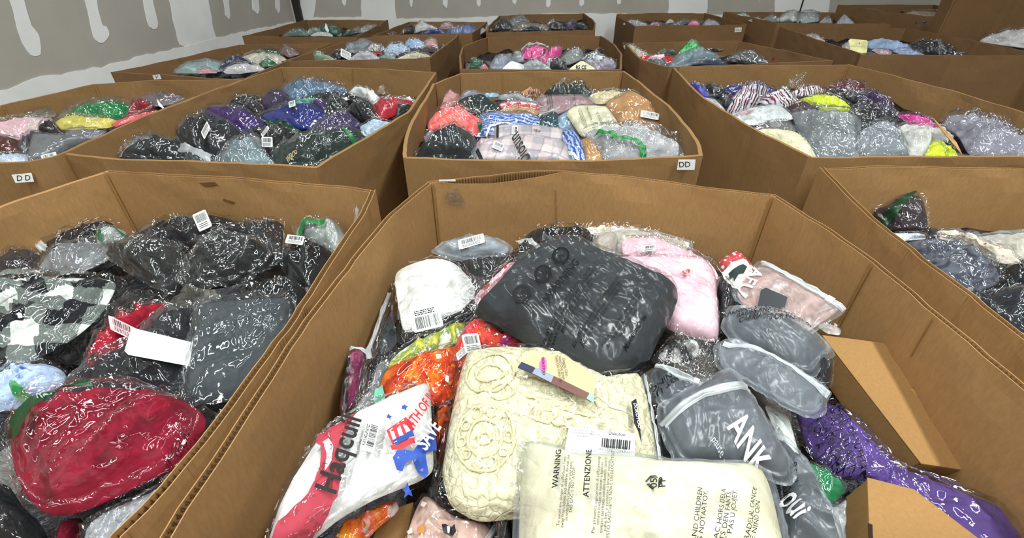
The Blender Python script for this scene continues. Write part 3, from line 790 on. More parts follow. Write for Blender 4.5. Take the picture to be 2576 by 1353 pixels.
I('1078,632 1112,610 1225,600 1270,605 1294,622 1280,645 1180,665 1120,650', 'light grey garment in a frosted bag with a barcode, at the far left corner', '8e979e', 'f', T=.045, dz=.155, tilt=14, st=((1186, 612, 12, 66, 18),), fa=.004)
I('1150,650 1292,640 1262,700 1215,730 1170,700', 'black ribbed garment in a clear bag beneath the frosted grey one', 'rib:2a2c30:90', dz=.16, tilt=6)
I('985,700 1005,672 1085,645 1150,650 1200,700 1222,735 1175,800 1010,868 985,800', 'white T-shirt with a barcode sticker in a clear bag, near the left wall', 'e3e3df', 'c', T=.045, dz=.115, tilt=6, gp='990,690 1010,668 1085,643 1140,652 1188,705 1200,740 1150,790 1015,845 1000,760',
  st=((1072, 795, 14, 76, 46, 'barb'),), fa=.009)
I('1006,838 1090,818 1180,768 1195,790 1110,835 1012,868', 'narrow black garment edge below the white T-shirt', '17181b', 'c', dz=.125, T=.02)
I('1335,588 1366,618 1310,700 1220,790 1175,780 1155,745 1228,695 1275,650', 'pink garment with red cherries in a clear zip bag', 'dots:f0b9c4,c8323c:26', 'c', dz=.105, T=.028, gp='1290,650 1316,690 1235,775 1200,765 1190,745 1235,705',
  zp=('1300,600 1325,592 1366,622', 18), crk=1.3)
I('1150,690 1235,700 1225,760 1195,790 1160,760', 'empty crinkled corner of a clear zip bag on the white T-shirt', None, 's', dz=.075, T=.012)
I('1550,588 1640,590 1735,628 1800,655 1832,705 1800,730 1560,672', 'pale pink folded shirt in a clear bag, upper of the two pink ones', 'f2bfcb', 'c', T=.035, dz=.11, tilt=10, fa=.004, st=((1632, 634, -10, 30, 16, 'bar'),))
I('1500,650 1560,650 1782,660 1805,700 1816,850 1800,864 1690,835 1640,800', 'pale pink folded shirt with a red XL dot, under the big black one', 'f4c3cf', 'c', T=.045, dz=.105, tilt=6, fa=.004, flat=7, g=.96, sharp=1,
  bands=(('1714,690 1720,687 1728,687 1733,691 1732,697 1725,700 1717,699 1713,695', 'd8352c', 'size_sticker', .003),), tx=(('XL', 1723, 693.5, -8, 11, 'f6e9e6'),))
I('1800,655 1855,622 1868,632 1905,672 1862,725 1835,715', 'red and cream knitted garment with reindeer pattern in a clear bag', 'dots:c84a52,f0dcd4:60', 'c', dz=.165, tilt=12, T=.03,
  bands=(('1818,672 1868,652 1898,672 1862,712 1838,708', 'e6e4da', 'knit_panel', .002, .9), ('1828,682 1850,676 1868,668 1880,670 1872,684 1858,688 1850,698 1846,690 1838,694', '2a3a38', 'reindeer_motif', .004, .9)))
I('1792,688 1850,722 1842,790 1812,800', 'black folded garment in a clear bag right of the pink shirt', '1b1c20', 'c', dz=.12, T=.03)
I('1914,650 2132,772 2126,786 2012,862 1900,800 1838,745 1852,705', 'brown and peach photo-printed card in a frosted zip bag', 'photo:d8cfc9,9a7468,c9a294,e06a58:7', 'f', T=.022, dz=.10, tilt=14, g=.9, sharp=0, zp=('1918,656 2128,776', 16, None, .86), fa=.003,
  tx=(('AFU', 1888, 700, -126, 44, 'f0f0f0', 1),), bands=(('1912,735 1924,730 1978,755 1972,778 1905,775', '23292c', 'brand_tag', .003), ))
I('2052,820 2072,808 2122,826 2116,845 2080,840', 'small glossy clear bag end beside the kraft carton', 'cfc9c4', 's', dz=.16, T=.012)
I('1830,770 1880,770 1990,785 2060,842 2108,893 2072,912 2052,955 1960,930 1850,880 1810,825', 'dark grey garment in a frosted bag, upper one at right of the pink shirt', '2e3237', 'f', T=.05, dz=.10, tilt=8,
  tx=(('WARNING TO AVOID DANGER OF\nBABIES AND CHILDREN\nCARRIAGES OR PLAY', 1935, 790, -9, 15),), fa=.008)
I('1792,868 1838,845 1960,905 2098,985 2078,1012 2083,1042 2040,1057 1985,1035 1900,985 1800,925', 'light grey frosted zip bag lying over the dark garments at right', '565c63', 'f', T=.035, dz=.095, tilt=5, fa=.004, flat=2,
  zp=('1822,858 1940,905 2090,985', 20), crk=.8)
I('1640,905 1690,845 1760,850 1815,868 1800,925 1784,968 1740,958 1640,915', 'black and white garment in a clear zip bag below the pink shirt', 'dye:17171a,1b1b1e,d9d9d6,24242a:7', 's', T=.03, dz=.085, gp='1650,900 1690,850 1770,860 1760,900 1700,915',
  zp=('1650,912 1790,968', 13, None, .85), crk=1.2)
I('1632,925 1700,930 1800,962 1790,1000 1700,1040 1650,1020', 'dark grey garment with a printed warning in a frosted bag, between cream and pink', '3b3f45', 'f', dz=.13, T=.03, tx=(('DO NOT USE\nWARNING', 1690, 952, -158, 20),))
I('1650,1020 1840,915 1872,960 1945,1080 2010,1190 1990,1230 1900,1200 1700,1180 1655,1080', 'charcoal garment with white lettering in a frosted zip bag', '33363b', 'f', T=.045, dz=.09, tilt=4, fa=.006, flat=4, sharp=0,
  zp=('1668,1062 1760,1012 1880,985', 22), tx=(('ANK', 1880, 1122, -46, 62, 'eef0f2'), ('pause non active', 1838, 1150, -46, 20, 'd5d9dd')))
I('1940,1075 1985,1090 2040,1180 2120,1353 2150,1440 1960,1440 1955,1300 1950,1180', 'dark grey garment with white lettering in a hazy bag, lowest at the right', '303338', 'f', T=.045, dz=.135, tilt=3, fa=.006,
  tx=(('oui', 2003, 1262, -65, 60, 'eef0f2'), ('IN CRIBS, BE\nAY FROM BA\nAVOID DANG\nTHIS B', 1978, 1190, 96, 18)))
I('2035,900 2088,904 2096,935 2092,975 2062,985 2035,950', 'black glossy rolled garment next to the kraft carton', '0e0f13', 's', dz=.125, T=.04)
I('1915,1000 1985,1040 2018,1160 2020,1210 1975,1150', 'white paper with green print in a clear bag', 'floral:dfe6e2,5b6b62,aab7b0:70', 'c', dz=.15, T=.02)
I('1985,1010 2060,985 2100,1000 2280,1225 2380,1250 2576,1290 2640,1380 2500,1440 2300,1330 2190,1210 2080,1200 2010,1110', 'purple garment in a clear bag printed with a suffocation warning', '5a4388', 'c', T=.03, dz=.19, tilt=2, fa=.008, flat=6, sharp=1,
  tx=(('TS, CARRIAGES\nIS NOT A TOY,', 2075, 1100, -77, 24), ('PLASTIC BAG AWAY FROM\nCHILDREN. DO NOT USE', 2110, 1090, -77, 24), ('DANGER OF SUFFOCATION', 2150, 1120, -70, 25)), crk=1.2)
I('2010,1150 2050,1165 2142,1230 2095,1275 2040,1250', 'green glossy garment bag under the purple one', '0e8550', 's', dz=.17, T=.025)
I('2030,1235 2090,1275 2142,1240 2145,1430 2105,1430 2060,1300', 'white garment in a clear bag left of the lower carton', 'e2e6e4', 'c', dz=.185, T=.03)
I('960,860 1000,720 985,715 965,760 925,880 895,980 870,1060 905,1080 960,1000 1000,900', 'empty clear zip bag edge along the left wall', '3a3c40', 'c', T=.02, dz=.15, gp='985,770 1000,860 960,900 950,850', zp=('978,730 925,880 930,905', 14))
I('880,866 925,868 915,930 900,1000 862,1058 850,1040 872,930', 'maroon garment with black trim in a clear bag against the left wall', '7c2450', 'c', T=.03, dz=.15, lean=0, zp=('882,878 924,880', 14), bands=(('872,905 884,905 868,1040 856,1040', '15151a', 'trim_band', .003),))
I('925,990 950,900 985,890 960,1040 905,1060 880,1100 890,1020', 'crinkled clear bag end below the zip edge at left', '8b8e92', 's', dz=.155, T=.02)
I('955,925 1000,880 1100,830 1180,790 1172,850 1060,915 975,945', 'yellow and green tie-dye garment in a clear bag', 'dye:e9e4c8,d8d04a,6f8f3a,f0ece0,c8a83c:14', 'c', T=.03, dz=.13, crk=1.1)
I('935,985 960,930 1060,890 1165,860 1165,985 1120,1035 1060,1015 940,1010', 'orange and brown tie-dye shirt with white buttons in a clear bag', 'dye:f5b11a,ef7a10,c03a10,7c1d10,e8930c:11', 'c', T=.035, dz=.115, flat=5,
  bands=(('1098,904 1110,900 1112,910 1100,913', 'ece6e0', 'button', .004), ('1122,950 1130,952 1128,964 1120,962', 'ece6e0', 'button', .004), ('940,962 960,960 968,1000 950,1010 935,990', '6fb39a', 'teal_patch', .002, .8)))
I('1120,900 1172,805 1205,790 1295,835 1345,860 1300,880 1200,875 1160,940', 'red, magenta and blue tie-dye garment in a clear bag with barcodes', 'dye:b3122e,e0284a,ef5a2c,c02a78,22358c:10', 'c', T=.035, dz=.11, st=((1187, 862, 22, 44, 26), (1160, 880, 24, 26, 14)))
I('1095,1010 1150,990 1140,1060 1118,1150 1100,1190 1085,1100', 'dark orange tie-dye garment between the white and lace ones', 'dye:1d1414,b23a10,e0641a,8a1420,27201c:14', 'c', T=.03, dz=.14)
I('800,1420 850,1320 940,1275 1002,1240 1018,1275 950,1330 880,1420', 'white and orange tie-dye garment under the flag-striped shirt', 'dye:e9dccb,f2a31c,e05020,e9e0dc,a8324a:9', 'c', T=.03, dz=.14)
card_box('960,1290 1040,1262 1010,1420 915,1420', .185, 0, .05, 'small kraft carton showing between two bags at the bottom left')
I('1040,1265 1062,1225 1150,1300 1245,1310 1262,1430 1000,1430 1015,1330', 'pink garment printed with small animals in a clear zip bag', 'f0c6b8', 'c', T=.03, dz=.14, fa=.003, zp=('1205,1400 1245,1320', 12),
  bands=(('1050,1325 1062,1322 1070,1330 1066,1342 1055,1342 1048,1335', 'c98a4a', 'animal_motif'), ('1112,1325 1122,1322 1128,1332 1138,1332 1144,1322 1148,1340 1140,1353 1118,1353', '26242a', 'animal_motif'),
         ('1126,1334 1134,1334 1132,1353 1128,1353', 'eae6e2', 'animal_motif', .003), ('1018,1320 1032,1316 1036,1330 1024,1334', 'e9e2dc', 'animal_motif'), ('1060,1252 1074,1262 1066,1272 1056,1264', 'e9e2dc', 'animal_motif')))
I('1232,1300 1292,1298 1292,1420 1240,1420 1250,1340', 'black glossy garment showing left of the front cream bag', '0f1013', 's', dz=.13, T=.03)
I('688,1284 730,1205 800,1100 862,1055 930,1020 1000,985 1088,944 1096,1100 1100,1185 1062,1212 950,1258 850,1312 740,1400 640,1440 650,1400', 'white T-shirt with red stripes and a blue hat print in a clear bag', 'e9e8e6', 'c', T=.04, dz=.075, tilt=4, g=.95, fa=.006, flat=5, sharp=0,
  bands=(('862,1060 900,1042 872,1100 850,1150 868,1175 850,1250 810,1300 760,1345 720,1400 640,1420 700,1310 780,1250 808,1180 812,1130 790,1120 800,1096', 'a33444', 'red_stripe', .001, .8, ),
         ('815,1118 830,1112 842,1130 838,1170 822,1195 826,1150', 'e9e8e6', 'white_stripe', .0022, .8),
         ('974,1092 1022,1056 1044,1084 1020,1120 990,1128', 'c42b36', 'hat_print', .002, .7), ('982,1092 990,1086 1002,1122 994,1124', 'efece8', 'hat_stripe', .003, .7), ('998,1080 1006,1074 1020,1110 1010,1116', 'efece8', 'hat_stripe', .003, .7),
         ('1012,1070 1018,1064 1034,1090 1026,1100', 'efece8', 'hat_stripe', .003, .7), ('990,1116 1038,1088 1044,1104 996,1130', '26418c', 'hat_band', .0035, .7), ('984,1128 1000,1132 1046,1106 1052,1116 1010,1140 988,1142', 'c42b36', 'hat_brim', .0035, .7),
         ('1000,1142 1040,1138 1075,1085 1092,1040 1096,1110 1070,1140 1075,1170 1066,1184 1050,1176 1038,1160 1022,1165 1012,1184 998,1180 990,1160', '2749a0', 'blue_print', .002, .7),
         ('1021,1194 1026,1207 1040,1206 1030,1215 1034,1228 1022,1220 1010,1226 1014,1214 1006,1206 1017,1206', '2749a0', 'star_print', .003, .7), ('1018,1022 1021,1028 1028,1028 1023,1033 1024,1040 1018,1036 1012,1039 1014,1032 1010,1028 1016,1028', '2749a0', 'star_print', .003, .7),
         ('980,1050 983,1056 988,1056 984,1060 985,1065 980,1062 976,1064 977,1059 974,1056 978,1056', '2749a0', 'star_print', .003, .7)),
  tx=(('Haqcuil', 862, 1150, 70, 66, '141414', 1.15), ('4TH OF JULY', 1068, 1010, 66, 27, 'c42b36'), ('SAVE', 1078, 1085, 68, 44, 'f2f2f2'), ('MADE IN CHINA\nM', 832, 1160, 70, 9)), st=((935, 1110, 76, 74, 34, 'barb', 'ebebea'),))
LACE = I('1150,925 1162,872 1200,862 1420,872 1540,955 1625,920 1642,960 1672,1170 1640,1200 1500,1262 1290,1312 1165,1300 1062,1312 1065,1285 1112,1100 1130,1010', 'cream lace blouse with a swing tag and barcode in a clear bag', 'lace:e9e3c0', 'c', crk=.6, T=.055, dz=.085, tilt=4, fa=.007, flat=4.5,
  gp='1158,930 1175,880 1260,872 1420,880 1540,955 1615,935 1632,1000 1660,1160 1600,1210 1480,1290 1200,1310 1130,1270 1110,1190 1130,1060', sharp=0,
  bands=(('1308,925 1334,895 1420,905 1500,960 1486,1030 1400,985', 'bdae88', 'swing_tag', .003, .6), ('1302,940 1312,925 1390,960 1490,1012 1486,1030 1395,985', '6c4a44', 'tag_photo', .0045, .4), ('1302,940 1312,925 1345,940 1338,955', '27344e', 'tag_photo', .0055, .4),
         ('1472,1022 1480,1008 1492,1014 1488,1032', '8fc4b0', 'tag_photo', .0055, .4), ('1338,955 1348,940 1392,962 1385,980', '8a94a8', 'tag_photo', .0055, .4), ('1362,916 1368,911 1373,920 1374,940 1368,955 1362,956 1357,945 1357,928', 'dd5fa4', 'tag_logo', .0055, .5),
         ('1588,1010 1602,998 1606,1060 1616,1108 1594,1068', '15161a', 'woven_label', .003, .6)),
  tx=(('DOKOTOO', 1366, 934, -86, 9, '5a1440'), ('Elegant Chic\nKeep Our great\nTake On Own life', 1412, 938, -80, 10, '4a463c'), ('DOKOTOO', 1603, 1045, -80, 13, 'e4e4e4')),
  zp=('1628,925 1668,1150', 10))
def cord(it, P, r, name, col):
    Q = [proj_local(it, x, y, it.T * .85) for x, y in P]; Rr, _ = resample(np.array(Q), .006); n = len(Rr)
    z = it.gtop(Rr[:, 0], Rr[:, 1]) + .002
    tg = np.gradient(Rr, axis=0); tg /= np.linalg.norm(tg, axis=1)[:, None] + 1e-9; nn = np.stack([-tg[:, 1], tg[:, 0]], 1); V = []; Fc = []
    for i in range(n):
        rr = r * (1 + .25 * math.sin(i * 1.9))
        for a in (0, 45, 90, 135, 180): ca, sa = math.cos(math.radians(a)), math.sin(math.radians(a)); V.append((*(Rr[i] + nn[i] * ca * rr), z[i] + sa * rr * 1.1))
    for i in range(n - 1):
        for j in range(4): a = i * 5 + j; Fc.append((a, a + 1, a + 6, a + 5))
    return mesh(name, V, Fc, plain(col, .8, .2), it.root, True)
def ell(cx, cy_, rx, ry, n=26): return [(cx + rx * math.cos(i * 2 * math.pi / n), cy_ + ry * math.sin(i * 2 * math.pi / n)) for i in range(n + 1)]
for cx, cy_, rx, ry in ((1232, 925, 62, 48), (1232, 925, 36, 24), (1218, 1092, 76, 78), (1218, 1092, 44, 44), (1218, 1092, 16, 15), (1262, 975, 30, 16)):
    cord(LACE, ell(cx, cy_, rx, ry), .0026, 'lace_ring', 'd8d2ac')
for i in range(10):
    a = i * .628; cord(LACE, ell(1218 + 60 * math.cos(a), 1092 + 61 * math.sin(a), 11, 11, 10), .0018, 'lace_petal', 'd8d2ac')
cord(LACE, [(1325, 990), (1360, 1000), (1392, 1012), (1400, 1040), (1380, 1058), (1345, 1052), (1350, 1030), (1400, 1020), (1450, 1030), (1500, 1040), (1520, 1020), (1500, 1000)], .0032, 'tie_cord', 'dcd5b0')
cord(LACE, [(1375, 1040), (1395, 1060), (1430, 1075), (1420, 1050), (1440, 1045)], .0032, 'tie_cord', 'dcd5b0')
cord(LACE, [(1486, 1002), (1500, 990), (1525, 1003), (1545, 1018), (1590, 1022), (1606, 1040)], .0012, 'tag_string', 'ece8da')
I('1424,1076 1598,1094 1604,1150 1500,1150 1420,1110', 'white shipping label with a barcode stuck on the cream lace bag', None, 'c', dz=.028, T=.004, name='bagged_label', droop=.02,
  st=((1510, 1118, -6, 172, 66, 'plain'),), fa=0, crk=.2,
  tx=(('Dokotoo', 1550, 1100, -6, 11), ('Scan with the app\nfor limited-time offers (if\navailable)', 1466, 1098, -6, 8), ('X00AFW3MH\nWC2Z08122384-P15-M', 1548, 1138, -6, 9)),
  bands=tuple((f'{1514 + i * 5.2:.1f},{1107 - i * .0 + i * .5:.1f} {1516.5 + i * 5.2 + (i % 3) * .8:.1f},{1107 + i * .5:.1f} {1514.5 + i * 5.2 + (i % 3) * .8:.1f},{1130 + i * .5:.1f} {1512 + i * 5.2:.1f},{1130 + i * .5:.1f}', '141414', 'barcode', .0035, .5) for i in range(14)))
I('1300,1092 1330,1115 1400,1138 1540,1150 1680,1166 1860,1168 1935,1165 1962,1230 1985,1330 2010,1440 1285,1440 1292,1250', 'cream folded garment with printed warnings in a frosted bag, at the bottom edge', 'eee2bd', 'f', T=.05, dz=.045, tilt=3, g=.95, fa=.004, flat=5, sharp=0, crk=.7,
  tx=(('WARNING', 1401, 1180, 84, 20), ('To avoid any danger of suffocation keep\naway from babies and children. do not use\nin cribs.beds.carriages or play pens.\nTHIS BAG IS NOT A TOY', 1426, 1235, 85, 10.5), ('ATTENZIONE', 1477, 1197, 86, 20),
      ('Per prevenire ogni pericolo di soffocamento\ntenere lontano da neonati e bambini\nquesto sacchetto, nonabbandonarlo dentro\nculle,letti e carrozzine o box per neonati,\nQUESTO SACCHETTO NON E UN GLOCATTOLO', 1517, 1245, 86, 10.5),
      ('05\nPP', 1652, 1225, 90, 24), ('ES AND CHILDREN\nG IS NOTAATOY.', 1757, 1310, 84, 18), ('CE SAC HORS DELA\nESLITS DEN FANTS.\nNES T PAS U JOUJET.', 1822, 1312, 82, 18), ('AFUERADELAL CANCE\nDE NINO OEN', 1893, 1310, 80, 18)),
  bands=(('1619,1222 1632,1208 1646,1208 1652,1216 1643,1214 1632,1215 1624,1224', '26231e', 'recycling_mark'), ('1622,1228 1640,1244 1642,1236 1630,1226', '26231e', 'recycling_mark'), ('1652,1240 1662,1224 1658,1216 1652,1225', '26231e', 'recycling_mark')))
I('1372,612 1420,604 1530,645 1700,714 1719,736 1702,790 1640,905 1545,967 1500,962 1330,872 1212,805 1180,780 1215,745 1290,665', 'big black folded garment with printed warnings, topmost in the middle', '202327', 'q', T=.065, dz=.055, tilt=5, g=.965, fa=.006, crk=.7, flat=7, sharp=1,
  tx=(('WARNING', 1413, 720, 52, 27, '010101'), ('To avoid danger of suffocation, keep this\nplastic bag away from babies and children.\nDo not use in cribs, beds, carriages or play\npens. This bag is not a toy.', 1440, 765, 53, 12, '010101'),
      ('Erstickungsgefahr! Diese Plastikbeutel\nvon Babys und Kindern fernhalten\nNicht in Kinderbetten verwenden', 1510, 785, 54, 12, '010101'), ('Peligro de asfixia mantenga esta\nbolsa de plastico lejos de los\nninos y bebes', 1570, 810, 55, 12, '010101'), ('Made in China', 1600, 830, 56, 15, '010101')) +
     tuple(('O', x, y, 50, 62, '010101') for x, y in ((1412, 655), (1367, 703), (1313, 748))) + (('A/', 1412, 655, 50, 24, '010101'), ('i\\B', 1367, 703, 50, 26, '010101'), ('xA', 1313, 748, 50, 24, '010101')))
I('1180,780 1200,740 1240,700 1255,712 1215,760 1196,792', 'clear bag corner folded at the left end of the big black one', None, 's', dz=.05, T=.01)
card_box('2068,842 2238,864 2572,1204 2318,1166', .16, 6, .075, 'long closed kraft carton with a tape strip at the right wall', lean=14, tape='2288,978 2352,988 2432,1058 2368,1052')
card_box('2182,1200 2300,1230 2576,1440 2195,1560', .10, -4, .06, 'kraft carton at the bottom right corner', lean=6, slot='2184,1316 2194,1320 2196,1370 2186,1370')

# ================================================================= front left box
CUR[0] = 'A'
I('0,645 60,615 112,640 100,685 -60,700 -80,660', 'brown-black garment in a glossy bag at the left edge', '2a2326', 's', dz=.12)
I('95,612 150,582 265,545 300,560 272,600 180,645 120,640', 'black garment in a clear zip bag along the left wall', '1c1b1d', 'c', dz=.13, tilt=14, zp=('76,592 110,625', 12))
I('238,590 270,568 322,580 320,602 240,620', 'small clear bag with a dark green tape ring', 'a9b0ae', 's', dz=.10, tilt=14, T=.03, bands=(('240,592 252,578 258,584 250,604', '14502c'), ('285,574 315,580 320,598 308,586', '14502c')))
I('318,602 345,572 440,552 530,533 602,545 612,585 480,622 330,642', 'black garment with a white barcode sticker in a clear bag, against the far wall', '222124', 'c', dz=.12, tilt=16, st=((512, 562, 24, 36, 22),), fa=.01, T=.05)
I('470,605 600,562 722,553 716,640 690,662 600,605', 'charcoal folded garment in a clear bag near the far right', '27272a', 'c', dz=.115, tilt=14, T=.05)
I('78,682 120,625 240,602 300,620 280,655 200,692', 'grey garment in a hazy bag beside the plaid one', '77797b', 'm', dz=.115, tilt=8)
I('238,622 350,603 478,622 462,700 428,745 330,702 285,662', 'black garment in a glossy clear bag, left of the puffed one', '1a1b1c', 's', dz=.09, tilt=8, T=.06, fa=.012)
I('442,712 470,640 530,603 620,594 702,622 712,652 680,682 620,716 500,742', 'puffed black garment in a clear glossy bag with a wide clear rim', '141517', 's', dz=.075, tilt=8, T=.07, g=.86, fa=.008)
I('715,612 800,600 848,640 845,690 795,762 725,722 700,682', 'black garment with a barcode sticker, near the right wall', '1a1b1d', 'c', dz=.10, tilt=8, st=((746, 616, -16, 48, 22),), T=.06)
I('735,572 780,547 850,554 878,600 868,655 800,615 742,602', 'clear bag crossed by a green band at the far right', '98a09c', 's', dz=.10, tilt=16, T=.05, bands=(('742,570 772,552 822,556 818,568 775,566 746,582', '15682f'),))
I('868,640 885,560 893,500 905,498 928,560 900,612', 'clear crinkled bag end standing in the far right corner', None, 's', dz=.09, tilt=40, T=.02, bands=(('912,528 918,530 924,552 914,540', '15682f'),))
I('600,722 720,702 790,738 792,800 745,842 620,770', 'black garment lying along the right wall, lower one', '17181a', 'c', dz=.10, T=.05)
I('-60,690 30,684 150,688 300,690 312,712 272,790 190,862 60,932 -60,950', 'black, grey and white buffalo-plaid garment in a clear bag', 'gingham:1b1c21,6e7672,dde2dd:11:35', 'c', dz=.06, T=.065, fa=.014, tilt=6)
I('260,800 330,730 440,742 300,880 210,930 190,880', 'black garment folded under the red one with a barcode', '18181b', 'c', dz=.11, T=.04)
I('198,915 220,880 300,810 418,744 436,760 330,860 270,915 210,940', 'dark red garment with a barcode sticker in a clear bag, smaller of the two red ones', 'a3122c', 'c', dz=.075, T=.045, st=((312, 822, -4, 62, 24, 'bar', 'e6b9bd'),), tx=(('Bag', 245, 880, 28, 44, '1a0a10'),))
I('-60,960 60,925 120,905 178,930 172,970 60,1030 -60,1050', 'blue and white floral garment with a green tape piece', 'floral:b9cdec,3f66b8,7f9bd0:38', 'c', dz=.08, T=.045, bands=(('30,960 42,962 75,984 115,980 100,1002 60,1005 22,982', '157a3c'),))
I('90,1010 170,960 260,930 350,850 430,760 500,750 520,800 490,870 470,1000 420,1010 300,1015 180,1020', 'large black garment with a blank white label in a clear bag', '14151a', 'm', dz=.075, T=.055, tilt=5, fa=.009, tx=(('WOOD', 447, 848, 0, 14, 'b8a888'),),
  bands=(('352,858 500,846 512,850 508,896 470,902 340,918 333,912', 'e3e6e6', 'blank_label', .003, .6),))
I('490,758 500,752 745,740 752,830 702,930 610,1010 445,1036 462,950 470,880', 'charcoal folded garment in a hazy flat bag beside the right wall', '3a4045', 'm', dz=.05, T=.04, tilt=6, fa=.008, flat=5, sharp=0, crk=1.2)
I('4,1090 50,1035 120,1000 200,975 300,965 440,985 540,1040 505,1110 470,1170 420,1190 340,1232 215,1292 130,1312 70,1282 22,1200', 'large crimson garment in a clear bag with a green band', '860c2b', 'c', dz=.03, T=.085, tilt=6, fa=.014, wl=.1, g=.95,
  bands=(('0,1040 90,1012 150,1000 250,985 255,998 150,1022 60,1050 0,1082', '0f3c1e'),), tx=(('Ready', 140, 1008, 8, 26, '8fa596'), ('WARNING KEEP AWAY\nFROM SMALL CHILDREN\nTHE THIN FILM MAY CLING\nTO NOSE AND MOUTH', 410, 1110, 58, 17, '4a0a18')))
I('-60,1190 15,1200 60,1270 110,1312 170,1440 -60,1440', 'black garment in a glossy bag at the bottom left corner', '121316', 's', dz=.09, T=.05)
I('150,1305 210,1292 200,1440 150,1440', 'small dark red piece below the crimson one', '8c1030', 'c', dz=.10, T=.03)
I('205,1320 260,1282 400,1222 440,1192 425,1240 340,1420 190,1430', 'silvery empty clear bag at the bottom beside the right wall', 'a5a8ae', 's', dz=.07, T=.025)
I('478,1180 520,1120 545,1050 600,1005 575,1060 530,1110', 'narrow grey bag strip squeezed along the right wall', '4a4a52', 'm', dz=.06, T=.02)
I('395,1200 440,1180 475,1172 440,1215 410,1222', 'small white printed card by the right wall', 'dfe3e3', 'c', dz=.065, T=.01)

# ================================================================= front right box
CUR[0] = 'C'; view(1976, 400, 2.707)
I('560,352 740,245 900,190 950,260 992,430 975,512 700,492 640,432', 'dark plum garment in a clear bag with a green strip, leaning on the left wall', '32242c', 's', dz=.14, tilt=34, T=.05, bands=(('840,225 910,195 880,235 720,420 670,460 630,430 720,320', '0f3a22'),))
I('705,500 970,505 972,545 780,560', 'flat white card edge under the plum bag', 'ccd6e0', 'm', dz=.16, T=.015)
I('1000,470 1060,460 1200,500 1400,620 1660,690 1660,730 1450,712 1250,600 1180,540 1030,545', 'cream and pink patterned rolled garment', 'floral:e2d9c4,7a3440,d8a0a0:55', 'm', dz=.14, T=.035, tilt=14)
I('1240,520 1400,505 1800,510 1900,700 1560,690 1400,610', 'beige fluffy garment in a hazy bag by the far wall', 'c4bba8', 'f', dz=.16, T=.04, tilt=10)
I('780,545 900,530 1080,530 1300,620 1470,730 1510,850 1400,900 1260,925 1100,850 900,680', 'slate grey printed garment in a clear bag along the left wall', 'dye:585d6b,666b78,3a3d49,5d6270:12', 'c', dz=.13, T=.06, tilt=8)
I('1440,730 1700,700 1900,760 1800,890 1500,880', 'black garment with a pale edge at the right edge of the photo', '15161a', 'c', dz=.14, T=.04)
I('1260,925 1640,865 2100,900 2100,1300 1700,1280 1360,1040', 'navy folded garment in a clear bag at the lower right edge', '171a24', 'm', dz=.12, T=.06, tilt=4)

# ================================================================= left DD box
CUR[0] = 'D'; view(0, 220, 5.152)
I('970,285 1100,222 1245,212 1100,300 990,310', 'white card edge behind the green bag', 'e2e6e6', 'c', T=.01, dz=.10, tilt=20)
I('780,355 1000,280 1200,215 1450,180 1600,190 1685,262 1640,360 1500,402 950,392', 'bright green garment in a clear bag', '127a40', 's', T=.05)
I('1640,385 1700,300 1720,220 1860,178 2010,250 1850,340', 'crimson garment in a clear bag right of the green one', '8c1622', 'm', T=.05)
I('1850,130 1980,85 2300,105 2420,130 2200,225 2000,245 1880,185', 'grey-brown garment with a white zip in a clear bag', '6c6166', 'm', T=.035, bands=(('2030,145 2060,165 2120,210 2220,195 2180,225 2080,218 2030,180', 'dfe3ea', 'white_zip'),))
I('1440,455 1560,410 2000,280 2060,300 1800,400 1500,500', 'coral flat garment beside the box to the right', 'e0585c', 'm', T=.015)
I('800,545 715,425 860,392 1400,400 1550,432 1420,510 1100,545', 'pale yellow garment in a clear bag in front of the green one', 'd2c45e', 's', T=.04)
I('190,385 350,310 480,248 600,270 745,350 640,392 250,425', 'empty glossy clear bag near the far left', '77705f', 's', T=.02)
I('-200,520 0,500 250,420 650,368 640,450 480,590 270,675 -200,670', 'pale pink and white garment in a clear bag at the left', 'dye:d9cfca,e8b4c6,cdbfb8,f0d8e0:9', 's', T=.05)
I('860,560 1000,545 1380,550 1300,620 1180,665 860,665', 'grey flat garment under the yellow one', '77777e', 'm', T=.025)
I('500,610 560,520 660,500 760,515 880,650 800,660 650,655', 'dark brown garment with a black mesh edge', '2b2528', 'c', T=.05)
I('240,850 310,700 430,600 520,560 540,640 420,740 400,860', 'charcoal garment in a hazy bag between brown and grey', '48444a', 'm', T=.04)
I('-200,660 0,655 230,680 290,720 300,750 220,870 30,885 -200,850', 'rust brown garment in a clear bag at the left edge', '5a2a22', 'm', T=.045)
I('-200,930 0,890 200,870 390,858 370,965 0,1010 -200,1010', 'light blue garment in a clear bag along the near rim', 'b8c6da', 's', T=.025, dz=.06)
I('445,632 620,640 840,662 1170,655 1000,730 800,825 700,905 370,965 400,820', 'grey flat folded garment with two white stickers', '6f7276', 'm', T=.03, dz=.05, flat=6, sharp=0, fa=.003, st=((617, 862, 14, 200, 62), (868, 778, 20, 90, 30, 'plain')))

